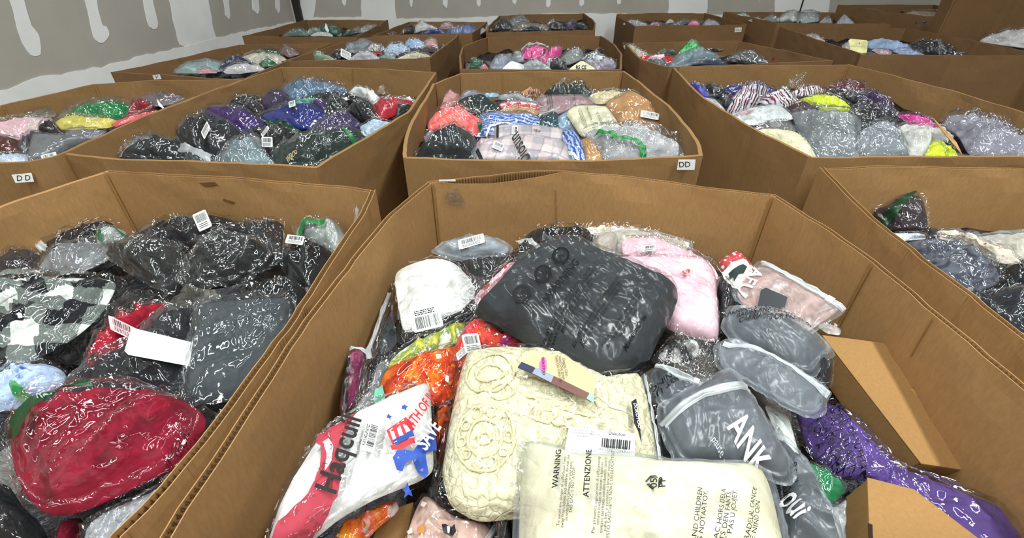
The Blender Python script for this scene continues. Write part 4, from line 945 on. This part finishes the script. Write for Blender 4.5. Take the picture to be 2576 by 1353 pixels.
# ================================================================= second-row left box
CUR[0] = 'E'; view(400, 180, 3.68)
I('1140,160 1180,115 1260,100 1500,110 1700,145 1765,175 1740,212 1450,255 1200,265', 'folded blue denim in a glossy clear bag against the far wall', 'denim:56728e', 's', T=.06)
I('1980,200 2030,140 2060,104 2160,225 2060,255', 'empty clear bag corner standing at the far right', None, 's', tilt=50, T=.015, dz=.10)
I('1748,195 1800,158 1870,160 2000,210 2085,285 1990,312 1900,240', 'bright white garment in a clear bag by the far wall', 'e4e6e4', 'm', T=.05)
I('2040,240 2200,235 2370,250 2380,290 2200,300 2060,275', 'thin silvery clear bag at the far right corner', 'a8aaa0', 's', T=.015)
I('1300,225 1480,200 1650,202 1900,230 1925,262 1830,275 1500,265', 'long black garment in front of the denim', '1e1f22', 'm', T=.035, st=((1680, 232, 4, 120, 16, 'plain'),))
I('590,320 600,290 690,250 900,218 950,260 760,345', 'black garment with glossy dots in a clear bag by the left wall', 'dots:17171a,8d9096:45', 's', T=.035)
I('770,345 840,290 900,282 965,340 930,425 860,400', 'black garment in front of the dotted one', '1c1b1e', 's', T=.04)
I('935,275 1040,205 1110,188 1190,200 1205,285 1120,375 965,340', 'dark purple garment in a hazy bag, upper left', '3a2c4c', 'm', T=.06)
I('1380,300 1500,268 1565,290 1560,400', 'small dark purple garment behind the royal blue one', '38285a', 'm', T=.035)
I('1175,305 1250,262 1450,238 1495,262 1300,315', 'teal strip with clear film above the royal blue garment', '4fae92', 'm', T=.02)
I('2040,455 1975,300 2090,275 2260,262 2380,280 2300,345 2190,402', 'crimson garment in a clear bag at the far right', 'b01f30', 'm', T=.055)
I('2190,315 2340,308 2330,350 2200,430', 'black garment against the right wall beside the crimson one', '1d2022', 'm', T=.03)
I('1545,400 1560,290 1640,248 1735,262 1745,380', 'small black garment in a green-tinted bag, middle of the box', '14201a', 's', T=.05)
I('1745,375 1820,300 1960,290 2035,445 1860,455', 'black garment in a glossy crinkled bag beside the crimson one', '111216', 's', T=.055)
I('940,400 1140,335 1280,300 1400,298 1490,350 1565,415 1380,525 1300,522 1020,445', 'royal blue garment with a green stripe in a clear bag', '1a2670', 'm', T=.055, st=((1236, 316, 6, 62, 40),), bands=(('940,385 1100,395 1190,425 1350,515 1280,515 1130,425 930,405', '0f3a22'),), dz=.10)
I('410,345 440,305 640,330 760,345 870,395 985,480 960,560 870,615 600,485 470,420', 'purple garment in a clear bag, left of the royal blue one', '3a1f62', 'm', T=.055, dz=.11)
I('1400,530 1600,400 1725,345 1880,510 1640,595 1480,600', 'dark purple garment in a glossy bag, right of the royal blue one', '332352', 's', T=.045, dz=.11)
I('1860,505 1990,450 2150,465 2000,565 1900,615', 'pale blue garment in a clear bag by the right wall', 'a9c0d2', 'm', T=.03)
I('145,630 200,500 400,405 600,465 800,590 700,700 680,765 480,775 420,750 250,690', 'big black rounded garment with a white sticker, left side', '1e1f23', 'c', T=.085, dz=.10, st=((440, 565, 28, 90, 46),), tx=(('ROM', 400, 520, 20, 60),))
I('930,600 1030,520 1265,560 1120,700 1040,815 960,705', 'black garment with two white stickers in a glossy bag', '141417', 's', T=.05, dz=.09, st=((988, 572, 26, 86, 46), (1000, 650, -12, 112, 50)))
I('1060,820 1090,730 1160,685 1500,580 1700,515 1820,540 1935,625 1750,735 1540,835 1450,895 1180,885', 'large dark green garment in a hazy bag along the near rim', '1d2a26', 'm', T=.07, dz=.085, bands=(('1690,525 1720,515 1820,580 1790,605', '176a38'),), tx=(('WOOD', 1215, 730, 14, 34, 'b8a880'),))
I('185,690 240,688 480,800 700,860 720,885 300,870', 'clear zip bag over a dark garment at the near rim', '3a4044', 's', T=.03, dz=.08, zp=('190,692 480,830', 16))
I('560,850 690,615 780,640 900,610 970,760 1120,890 700,880', 'pale blue-grey garment in a crinkled clear bag at the near rim', '71848a', 's', T=.055, dz=.08, g=.8)
view(0, 220, 5.152)
I('905,985 1000,870 1050,825 1220,765 1450,750 1700,650 1855,585 1950,690 1700,800 1590,890 1300,930 1050,995', 'empty crinkled clear bag in the near left corner', '83878a', 's', T=.03, dz=.07, g=.6)
I('1585,905 1620,790 1940,668 2290,690 2420,800 2470,975 1800,940', 'black folded garment in a hazy bag behind the near rim', '17191c', 'm', T=.06, dz=.08)

# ================================================================= middle box
CUR[0] = 'F'; view(980, 160, 3.22)
I('740,246 860,234 905,262 780,272', 'small sky blue card at the far left', '8fb8d2', 'm', T=.012)
I('570,300 600,240 700,235 780,262 680,300', 'pale lilac garment in a hazy bag at the far left', '9a9cb0', 'f', T=.03)
I('405,372 440,290 500,236 565,260 575,300 480,355', 'dusty pink garment in a clear bag in the far left corner', 'c98f8e', 'm', T=.05)
I('1062,232 1115,210 1240,232 1245,272 1100,258', 'orange garment with a printed warning at the far wall', 'd89a6c', 'm', T=.03, tx=(('WARNING', 1180, 228, -6, 26),))
I('1250,240 1290,205 1385,150 1480,122 1560,140 1610,200 1645,275 1500,270', 'dark rounded garment in a clear bag against the far wall', '24302e', 's', T=.07, dz=.10)
I('1615,285 1650,228 1850,232 2000,245 2052,292 1900,305 1690,325', 'cream fleece garment in a clear bag by the right wall', 'd2c29a', 's', T=.04)
I('860,255 1000,248 1190,300 1215,335 960,300 890,280', 'silver-grey garment in a clear bag above the striped one', '9b9ea3', 's', T=.035, tilt=20, dz=.105)
I('885,325 950,300 1235,325 1245,362 930,366', 'red and white striped garment edge', 'gingham:c43a44,d87a7c,ece6e2:20', 'm', T=.02, dz=.115)
I('860,375 1000,366 1195,368 1195,415 880,395', 'tan garment in a glossy bag between striped and blue', 'c79b70', 's', T=.03)
I('1195,300 1240,265 1600,258 1670,355 1440,375 1330,420 1190,395', 'mauve garment in a frosted bag with printed warnings', '9a6e70', 'f', T=.03, dz=.11, fa=.003, tx=(('WARNING To avoid danger\nof suffocation keep away\nfrom babies children', 1300, 325, -80, 20), ('This bag is not\na toy', 1495, 290, -80, 16)))
I('515,345 600,285 745,246 875,350 860,385 660,415', 'black folded garment in a clear bag at the upper left', '1d2a28', 'm', T=.035, dz=.10, sharp=1, flat=5)
I('695,590 730,440 760,392 1000,400 1205,412 1205,525 900,570', 'blue wave-striped swim shorts in a clear bag, rear pair', 'wave:3f5fa8,a8b8d8:55', 'c', T=.03, dz=.12, fa=.003, bands=(('775,560 800,505 900,480 1030,490 1030,497 905,490 815,515 790,562', 'd9e0ea', 'drawstring', .003),))
I('280,610 300,560 340,535 430,600 400,650 320,665', 'small clear bag below the pink floral one', '8a8286', 's', T=.025)
I('305,495 350,430 440,366 560,366 680,420 755,470 745,510 680,585 560,572 430,585 340,545', 'coral pink floral garment in a clear bag with a green tape end', 'dye:f0506c,f88a9c,ff7a5c,f23a66,ffb0a8:13', 's', T=.075, dz=.09, bands=(('705,432 740,418 768,465 745,478', '0f4a2a'),), fa=.012)
I('1205,440 1355,378 1365,525 1205,525', 'dark teal garment in a clear zip bag, middle', '22434e', 'm', T=.03, dz=.11, zp=('1205,425 1355,382', 10))
I('1355,440 1445,372 1510,530 1380,528', 'light blue garment with black cords in a clear bag', 'dye:7fa0bc,92b0c8,7fa0bc,20242c:10', 'm', T=.03, dz=.11)
I('1750,345 1940,228 2100,320 2285,435 2295,470 2190,565 2080,545 1850,505', 'large tan garment in a clear bag with a white sticker, by the right wall', 'b98a5a', 'm', T=.045, dz=.085, flat=6, sharp=0, fa=.005, st=((2105, 435, -8, 150, 42, 'bar'),))
I('1435,395 1510,345 1755,350 1790,400 1865,515 1850,565 1560,585 1500,500', 'cream folded garment with printed text in a flat bag', 'dcd8b8', 'm', T=.022, dz=.075, flat=7, sharp=0, fa=.002, crk=.6, tx=(('To avoid danger of suffocation\nkeep this bag away from babies\nand children. Do not use', 1560, 440, -70, 13), ('THIS BAG IS NOT A TOY', 1630, 455, -70, 20), ('WARNING plastic bag\ncan be dangerous', 1700, 450, -65, 13)))
I('690,690 720,620 870,600 870,690 740,720', 'pale pink garment showing left of the plaid one', 'd8b8bc', 'm', T=.03)
I('1530,625 1620,588 1700,700 1730,780 1600,800', 'tan garment between the blue stripes and the green-banded bag', 'b28654', 'm', T=.03, dz=.09)
I('1400,530 1495,520 1560,650 1605,800 1460,800 1410,700', 'blue wave-striped swim shorts in a clear bag, near pair', 'wave:2f54a4,a8b8dc:55:70', 'c', T=.03, dz=.085, fa=.003, bands=(('1445,700 1500,720 1550,770 1535,772 1490,735 1425,712', 'dfe4ec', 'drawstring', .003),))
I('200,800 225,750 330,640 470,550 600,543 680,600 705,700 745,800', 'dark charcoal rounded garment in a clear bag, near left corner', '202628', 'm', T=.09, dz=.09, fa=.006)
I('868,498 1000,505 1415,535 1425,660 1425,760 1100,700 868,640', 'pale pink and grey plaid pyjamas in a frosted zip bag, upper layer', 'plaid:a3989c,c9b4b4,dccccb:13', 'f', T=.025, dz=.085, fa=.003, sharp=0, crk=.6, flat=7, st=((1015, 548, -92, 68, 50, 'bar'),), zp=('875,500 872,640', 6, plain('24262c', .4)),
  tx=(('NEW', 1195, 560, -16, 26),))
I('700,690 750,660 1000,600 1200,610 1420,650 1440,805 1100,805 740,800', 'pale pink and grey plaid pyjamas with a brand print in a frosted zip bag, front layer', 'plaid:aa9ca0,cfb8b8,e0d2d0:13:12', 'f', T=.035, dz=.07, fa=.004, sharp=0, crk=.6, flat=6,
  st=((880, 680, -24, 90, 54, 'bar'),), zp=('705,690 755,795', 8, plain('24262c', .4)), tx=(('Diosun', 1055, 705, 124, 66, '141414', 2.0),))
I('1600,560 1660,525 1800,518 2100,540 2300,618 2372,680 2372,760 1900,790 1750,775 1680,680', 'light grey garment in a clear bag crossed by a green band', 'a4a6a8', 's', T=.075, dz=.075, fa=.012, bands=(('1650,520 1700,518 1830,560 1850,580 2000,600 2080,640 2098,680 2045,768 2085,772 2060,690 2010,630 1830,595 1760,555', '167a34'),))

# ================================================================= second-row right box
CUR[0] = 'G'; view(1680, 160, 5.152)
I('1415,345 1450,250 1720,78 1812,90 1765,315 1600,375', 'empty clear bag standing up against the far wall', None, 's', tilt=45, T=.02, dz=.09)
I('235,255 345,270 475,335 550,440 430,430', 'royal purple garment in a clear bag in the far left corner', '35309a', 's', T=.035)
I('455,300 520,265 640,330 830,400 620,440 540,430', 'black garment between the purple and blue ones', '15161c', 'm', T=.04)
I('675,330 900,290 1200,275 1320,290 1430,360 1320,385 960,372 720,405', 'navy blue garment in a clear bag along the far wall', '2a2c7c', 's', T=.04)
I('1560,395 1760,318 1930,288 2060,355 1880,405 1640,425', 'black and white striped garment, rear right of the striped ones', 'stripe:e4dce4,1c1d26,8c3040:40:60', 'm', T=.04)
I('2030,315 2200,258 2340,268 2560,255 2545,345 2400,395', 'maroon garment in a clear bag by the far wall', '5c2230', 's', T=.045)
I('640,500 740,438 865,460 750,570', 'black and white swirled garment near the left wall', 'floral:16181c,cfd4d2,3a3e40:60', 'm', T=.035)
I('855,410 960,350 1180,338 1330,400 1200,450 900,465', 'black and white striped domed garment, rear one', 'stripe:e6dfe8,1d1e2a,8c3040:38:80', 'm', T=.07, dz=.10)
I('735,605 800,510 880,450 1000,420 1210,460 1080,585 880,645', 'black and white striped garment, near the left wall', 'stripe:e6dfe8,1d1e2a,8c3040:38:100', 'm', T=.07, dz=.10)
I('1170,480 1300,420 1500,408 1710,465 1650,530 1500,570 1250,525', 'black and white striped garment, left of the neon yellow one', 'stripe:e6dfe8,1d1e2a,8c3040:38:30', 'm', T=.06, dz=.10)
I('1930,400 2080,338 2250,355 2460,400 2640,440 2640,540 2300,475', 'black folded garment behind the neon yellow one', '1c1a24', 's', T=.04)
I('1700,470 1760,440 1900,425 2200,458 2330,520 2385,590 2280,625 1980,605 1760,535', 'neon yellow garment with black print in a clear bag', 'd4f000', 's', T=.045, dz=.09, tx=(('My B', 1950, 545, -30, 70),), fa=.006)
I('1495,585 1700,500 1970,590 1910,695 1720,710 1600,645', 'plum garment in a clear bag below the neon yellow one', '43262e', 'm', T=.045)
I('415,420 600,450 760,610 700,640 570,540', 'clear film fold along the left wall', 'b9bcc6', 'm', T=.015)
I('795,662 1000,600 1150,558 1430,518 1640,700 1280,790 1040,792', 'white and red photo-printed card in a hazy bag', 'photo:c4ccca,e6eae8,b8bebe,a8242c:9', 'f', T=.02, dz=.09, sharp=0)
I('1060,830 1300,780 1560,735 1660,860 1400,880 1150,860', 'grey garment edge under the photo-printed card', '6c6a6e', 's', T=.03)
I('1130,855 1300,828 1640,875 1790,985 1940,1220 1820,1215 1500,1050', 'cream folded garment along the left wall', 'e6dfb8', 'm', T=.035, dz=.10, fa=.006)
I('1635,630 1680,600 1760,700 1900,640 2200,600 2490,710 2500,800 2440,1000 2520,1215 1930,1215 1740,960', 'large grey garment in a crinkled clear bag, middle of the near rim', '7f868b', 's', T=.09, dz=.08, tx=(('WARNING keep away from\nchildren this bag', 2240, 850, -16, 34),))
view(1776, 0, 3.22)
I('1165,950 1300,865 1480,900 1645,1000 1400,1010 1240,1045', 'black garment in a clear bag right of the grey crinkled one', '1b1b21', 's', T=.05)
I('1240,765 1330,738 1480,830 1535,915 1400,905', 'dark purple garment in a clear bag by the right wall', '3a2250', 's', T=.05)
I('1160,890 1240,845 1310,860 1310,910 1200,960', 'charcoal garment right of the neon yellow one', '3c3c44', 's', T=.04)
I('1525,935 1600,915 1820,970 1925,1075 1780,1085 1640,1005', 'hot pink and red garment in a clear bag by the right wall', 'dye:e048a8,e048a8,c02070,b01030:8', 's', T=.035)
I('1775,1260 1850,1125 1960,1180 2050,1262', 'neon yellow piece behind the near rim', 'd4f000', 's', T=.03)
I('1120,1190 1260,1060 1420,980 1540,1020 1600,1200 1660,1265 1240,1265', 'grey garment in a crinkled clear bag, second from the left along the near rim', '838a92', 's', T=.07, dz=.08)
I('1500,1045 1640,1018 2030,1090 1860,1180 1790,1262 1640,1262', 'white garment in a crinkled clear bag beside the kraft card', 'c9c9c4', 's', T=.06, dz=.08)
I('1945,1000 2000,908 2320,1015 2600,1150 2620,1262 2150,1262 2060,1100', 'lilac grey garment in a crinkled clear bag at the near right', '8e8e9c', 's', T=.08, dz=.08)
CUR[0] = 'G'
I('1757,908 1822,938 1960,1080 2112,1250 2045,1258 1950,1105', 'thin kraft card standing on edge among the bags', 'b98f60', None, T=.008, tilt=40, lean=-25, dz=.03, name='kraft_card', cat='card', flat=20, sharp=0, fa=.001, droop=0, edge='board')

# ================================================================= third row
CUR[0] = 'H'; view(0, 0, 2.819)
I('1780,388 1840,350 1960,348 1995,392', 'dark green garment at the back', '14502c', 'm', T=.03)
I('1985,372 2010,332 2060,340 2125,382 2050,408', 'grey-brown garment in a clear bag at the back right', '7d6c6c', 's', T=.04)
I('1700,402 1800,378 1980,385 2035,425 1980,470 1880,478 1760,445', 'cream garment in a clear bag', 'c9c4b4', 's', T=.05)
I('1525,515 1600,440 1700,398 1790,450 1640,490', 'navy garment in a clear bag', '26304a', 'm', T=.045)
I('1225,512 1340,442 1600,438 1560,505 1400,520', 'pale teal garment in a hazy bag', '84a09c', 'f', T=.04)
I('1395,500 1460,472 1545,515 1400,522', 'dusty pink garment near the rim', 'b98a94', 'm', T=.02)
I('1835,450 1900,408 1975,462 1860,480', 'green garment near the right end', '2f6a4c', 's', T=.035)
I('1585,495 1650,458 1830,463 1890,492 1700,522 1600,520', 'silvery white garment at the near rim', 'c6c2c6', 's', T=.04)
CUR[0] = 'I'; view(600, 0, 3.657)
I('1530,415 1550,368 1700,378 1725,435 1600,445', 'blue and white floral garment, upper one', 'floral:a8c0e4,2f57a8,6a8cc8:40', 's', T=.04)
I('1700,385 1745,358 1825,362 1835,445 1720,435', 'pale pink garment in a clear bag by the far wall', 'c69a9e', 's', T=.04)
I('1840,445 1900,420 1935,450 1865,475', 'dark green scrap near the far right', '2a4a3c', 's', T=.03)
I('1895,440 1975,358 2005,402 1940,465', 'clear empty bag tip in the far right corner', None, 's', T=.012, tilt=45)
I('845,525 880,478 1000,465 1045,502 930,545', 'black garment with a white card on it', '17181c', 'm', T=.04, st=((986, 492, -10, 90, 44, 'bar'),))
I('895,475 1100,400 1180,378 1290,420 1150,482 1000,485', 'mid-grey garment in a hazy bag', '6e7278', 'f', T=.05)
I('1150,465 1220,418 1330,418 1355,462 1200,485', 'black and white garment in a clear bag', 'dye:17171a,d9d9d9,22222a,e4e4e4:14', 's', T=.04)
I('1330,475 1380,420 1480,400 1580,440 1565,492 1400,505', 'pale blue floral garment', 'floral:b4c6e0,5a7ab8,88a2cc:45', 's', T=.045)
I('1650,445 1800,430 1885,482 1740,475', 'brown striped garment at the right', '5c4a48', 's', T=.03)
I('1435,505 1680,458 1765,482 1560,545', 'dark garment with pale stripe', '2a3038', 's', T=.03)
I('1185,492 1300,472 1325,492 1210,508', 'small red garment in the middle', 'b0302c', 'm', T=.02)
I('995,555 1100,488 1240,488 1305,545 1150,555', 'white-grey garment in a crinkled bag at the rim', 'b4b6be', 's', T=.04)
I('1290,530 1350,495 1450,505 1430,545', 'pale green-grey garment at the rim', '8a9c98', 's', T=.03)
I('1415,545 1560,502 1735,488 1760,515 1560,548', 'cream long garment at the right of the near rim', 'cfc6ae', 's', T=.03)
I('515,560 640,508 800,508 915,550 860,565', 'sage green garment at the left end', '87a088', 'm', T=.045, st=((705, 549, 2, 70, 20, 'bar'),))
CUR[0] = 'J'; view(1100, 0, 3.22)
I('1255,440 1290,402 1340,408 1345,455 1280,458', 'black garment at the back right', '16161a', 's', T=.04)
I('605,470 615,438 690,428 705,495 640,505', 'pale grey garment left of the pink ones', '8f9398', 's', T=.04)
I('685,395 790,378 895,388 885,455 800,488 700,470', 'hot pink garment with black print, left one', 'dye:ee4f9c,ee4f9c,f060a8,2a1a24,ee4f9c:9', 's', T=.055, zp=('680,388 900,382', 6))
I('875,458 950,398 1012,385 995,452 900,488', 'hot pink garment, right one', 'e8509a', 's', T=.05)
I('1000,480 1060,415 1175,402 1185,475 1060,525', 'silvery grey garment right of the pink ones', '8c9290', 's', T=.05)
I('1165,475 1250,438 1395,478 1385,515 1240,515', 'white and black garment in a clear bag', 'dye:c6cad2,e0e2e6,3a3c44,c6cad2:12', 's', T=.045)
I('800,490 870,455 925,495 880,528 820,520', 'small pink garment in front of the two hot pink ones', 'c85a8c', 's', T=.035)
I('425,558 480,458 600,468 625,515 540,560', 'lavender grey garment in a frosted bag', '8b8ea2', 'f', T=.05)
I('875,545 920,478 1045,500 1035,560 940,565', 'black garment in a clear bag with a small card', '25282c', 's', T=.045, st=((902, 502, 80, 40, 24, 'bar'),))
I('262,552 275,478 362,510 365,555', 'green garment in the left corner', '1f5a3c', 's', T=.04)
I('345,555 380,518 415,555', 'small pink garment beside the green one', 'c88a98', 'm', T=.02)
I('675,540 740,495 830,505 940,565 700,565', 'clear bag with pale contents at the near rim', 'a8b0b4', 's', T=.045)
I('1180,520 1230,490 1300,500 1330,560 1290,570', 'dusty lilac garment behind the cream card', '9c94a0', 's', T=.035)
I('1280,548 1330,500 1445,498 1450,555 1380,560', 'lilac garment in the right corner', 'a09aaa', 's', T=.045)
I('525,562 600,498 705,532 695,562', 'white folded card at the near rim', 'dfe1de', None, T=.01, name='folded_card', cat='card', flat=14, sharp=0, edge='paper', fa=.001, tilt=30)
I('1065,562 1170,494 1285,562', 'cream card with dark print at the near rim', 'e0d8ba', None, T=.008, name='printed_card', cat='card', flat=14, sharp=0, edge='paper', fa=.001, tilt=30, tx=(('RS CE', 1165, 548, 0, 34),))
CUR[0] = 'K'
I('1505,375 1530,350 1560,358 1640,420 1725,442 1640,505 1560,425', 'clear bag with white contents in the left corner', 'b8b2a0', 's', T=.04)
I('1935,445 2000,378 2080,322 2145,400 2000,455', 'green sequin garment pointing up', 'sequin:0d7a34,4fe07c', 's', T=.05, tilt=30)
I('1740,442 1900,408 1945,432 1820,455', 'dark green garment in a clear bag behind the red one', '3a5a48', 's', T=.03)
I('2145,412 2200,398 2330,408 2180,425', 'thin black garment behind the steel blue ones', '1c1c22', 'm', T=.02)
I('1635,455 1700,445 1820,448 1945,460 1875,515 1660,495', 'bright red flat garment with a white print', 'c8141c', 'm', T=.03, sharp=0, bands=(('1690,470 1780,455 1840,448 1830,470 1760,480', 'd8b8b8', 'print'),))
I('1850,535 1930,470 2080,412 2245,438 2270,475 1900,570', 'steel blue garment in a hazy bag', '5f7884', 'f', T=.06)
I('2115,418 2200,415 2250,435 2200,455 2130,445', 'small light blue piece on the steel blue garment', '8fb8cc', 'm', T=.02, dz=.07)
I('1635,512 1700,492 1850,498 1895,575 1760,562', 'dark grey-blue garment at the near left', '525d68', 'm', T=.045)
I('2040,520 2150,480 2290,490 2330,520', 'dark blue garment at the near rim', '3c4a60', 's', T=.03)
view(1776, 0, 3.22)
I('155,485 260,418 400,448 530,505 300,515', 'mid-grey garment at the right', '565a5e', 'm', T=.045)
I('535,475 560,440 615,420 675,428 675,495', 'crimson garment in a clear bag at the right end', '96243c', 's', T=.04)
I('170,505 210,462 430,512 350,520', 'black garment at the near rim', '1c1c20', 's', T=.025)
CUR[0] = 'L'
I('800,295 830,268 900,290 975,332 880,335', 'small clear bag at the far left', 'a8a09c', 's', T=.03)
view(2076, 0, 5.152)
I('1095,600 1130,560 1210,538 1350,550 1500,585 1790,715 1500,720 1300,705', 'navy garment in a glossy clear bag at the right', '14161f', 's', T=.06)
I('535,545 600,518 900,540 1120,600 1000,645 650,635 560,600', 'pale blue denim garment next to the note', 'denim:8ba0bc', None, T=.05, wl=.05)
I('865,650 1050,625 1250,690 1320,715 1000,715', 'pale blue sleeve in front of the denim', '8d9ec0', 'm', T=.03)
I('595,635 700,640 870,660 840,708 690,700', 'dusty pink print at the near rim', 'b49aa0', 'm', T=.02)
I('210,600 300,545 320,640 260,640', 'small crumpled clear bag left of the note', 'b0a8a4', 's', T=.025)
I('290,650 320,508 540,528 535,600 525,695', 'pale yellow folded paper note hanging at the left', 'e6e0a4', None, T=.006, tilt=50, name='paper_note', cat='paper', flat=16, sharp=0, edge='paper', fa=.001, droop=.02, dz=.06, bands=(('305,596 535,605 533,608 305,599', 'a8a070', 'fold_line', .001), ('440,555 450,555 450,566 440,566', '4a4630', 'ink_dot', .001)))
CUR[0] = 'M'
I('1485,410 1530,385 1570,380 1670,455 1500,450', 'small pale green iridescent bag at the left', '9fc0b0', 's', T=.04)
I('2010,520 2100,470 2250,450 2480,405 2700,360 2800,640 2300,580', 'white garment in a crinkled clear bag at the right', 'd0cccc', 's', T=.08, dz=.0)
I('2060,530 2140,520 2200,545 2120,560', 'small dark garment at the rim', '3a2a2c', 'm', T=.02)

# ================================================================= rear row
CUR[0] = 'N'; view(600, 0, 3.657)
I('600,305 740,265 770,300 620,330', 'pale green garment behind the white one', '7f9a90', 's', T=.04)
I('735,300 760,245 800,232 965,282 900,318', 'dark green garment in a glossy bag', '1f5a44', 's', T=.05, st=((812, 262, -50, 34, 20, 'plain'),))
I('1095,300 1150,245 1200,228 1290,238 1200,290', 'clear crinkled bag by the right wall', '8c908a', 's', T=.04)
I('955,325 1050,278 1110,300 1000,328', 'dark grey-green garment at the right', '3a4a44', 's', T=.03)
I('385,328 500,290 600,268 640,325', 'grey-green garment at the left', '6b8078', 's', T=.04)
I('655,328 700,303 840,303 875,332', 'small white garment at the near rim', 'c9ccc8', 's', T=.025)
CUR[0] = 'O'
I('1485,318 1540,250 1625,235 1610,305', 'dark brown garment near the left', '2c2020', 's', T=.04)
I('1840,262 1880,212 1970,220 1990,270', 'pale pink garment at the back', 'b09494', 's', T=.04)
I('1590,315 1620,250 1665,203 1835,258 1830,290 1700,275', 'white garment in a clear bag', 'd4d4d8', 's', T=.045)
I('1685,312 1720,278 1880,278 1920,315', 'royal blue garment at the near rim', '2c3a7c', 's', T=.035)
I('1890,318 1950,258 2150,235 2215,290 2130,332', 'slate blue garment at the right', '5a6a9c', 's', T=.05)
I('1375,322 1410,298 1480,318', 'small brown garment at the left end', '6a4a3c', 's', T=.02)
I('2180,300 2250,252 2280,282 2210,325', 'clear bag over the right wall', 'a8a8a8', 's', T=.02, dz=.06)
CUR[0] = 'P'; view(1100, 0, 3.22)
I('575,195 620,140 685,118 745,172 640,205', 'clear empty bag peak', '85878c', 's', T=.03)
I('445,242 490,180 560,148 605,200 590,242', 'dark grey garment at the left', '2c2e34', 's', T=.05)
I('885,195 940,148 965,192', 'small silvery bag tip', '8a8c90', 's', T=.02)
I('1030,215 1090,162 1140,190 1080,225', 'dark purple garment', '4a4468', 's', T=.035)
I('895,235 920,178 1060,198 1045,245', 'black garment right of the taupe one', '1f2024', 's', T=.045)
I('605,245 640,188 820,186 905,210 880,245', 'taupe garment', '7f776c', 'm', T=.04)
I('1100,215 1180,192 1215,238 1130,238', 'black garment at the right end', '242024', 's', T=.035)
I('675,248 760,208 905,245', 'black garment at the near rim', '1a1c26', 'm', T=.03)
I('388,242 398,188 445,245', 'clear bag corner in the left corner', '8c8c90', 's', T=.02)
CUR[0] = 'Q'
I('1495,195 1560,163 1735,205 1620,210', 'pale grey garment at the left', 'a8a8b0', 's', T=.035)
I('1715,210 1740,180 1815,185 1805,210', 'mauve garment', '8c6c78', 'm', T=.025)
I('1848,190 1880,153 1925,180', 'small white card in a clear bag', 'c4c4c0', 's', T=.025)
I('1875,208 2000,162 2065,172 1965,210', 'grey and black garment', '6c6c72', 's', T=.035)
I('2025,205 2060,168 2125,180 2125,210', 'pink garment', 'd87a9c', 's', T=.03)
I('2145,205 2180,162 2300,198 2200,210', 'clear crinkled bag at the right', '96969e', 's', T=.035)
CUR[0] = 'R'; view(1776, 0, 3.22)
I('215,132 290,108 365,130 300,152', 'mint garment at the far left', 'a8c0b4', 's', T=.03)
I('700,155 760,105 830,98 915,110 912,172 760,188', 'pale grey garment at the top', '9ca4a4', 's', T=.05)
I('560,172 640,110 705,93 762,110 730,172', 'white-grey garment in a crinkled bag', 'b8bcba', 's', T=.05)
I('425,182 540,118 610,172', 'grey garment left of the middle', '848c8e', 's', T=.04)
I('340,165 420,140 470,180 400,185', 'small pale green garment at the left', '9aaaa4', 's', T=.03)
I('595,188 680,158 710,190', 'dark green garment at the near rim', '3a5c48', 's', T=.025)
I('915,185 985,123 1025,185', 'grey crinkled bag near the right', '80848a', 's', T=.035)
I('1055,192 1122,112 1205,192', 'pointed clear bag at the right', 'a8aab8', 's', T=.02, tilt=45)
CUR[0] = 'S'; view(2076, 2, 5.152)
I('375,92 640,110 860,180 620,172', 'folded green-grey sheet at the left', '6b6a58', 'm', T=.02, tilt=14, dz=.06)
I('990,182 1150,130 1460,138 1410,212 1200,232', 'cream papers in clear film', 'b09c84', 's', T=.03, tilt=14, dz=.06)
I('845,182 1000,185 1160,240 1000,232', 'dark brown garment in the middle', '2c2016', 'm', T=.02, tilt=14, dz=.07)
I('1165,275 1380,208 1405,240 1300,278', 'bright blue garment at the near rim', '3a3ca8', 'm', T=.025, tilt=14, dz=.06)
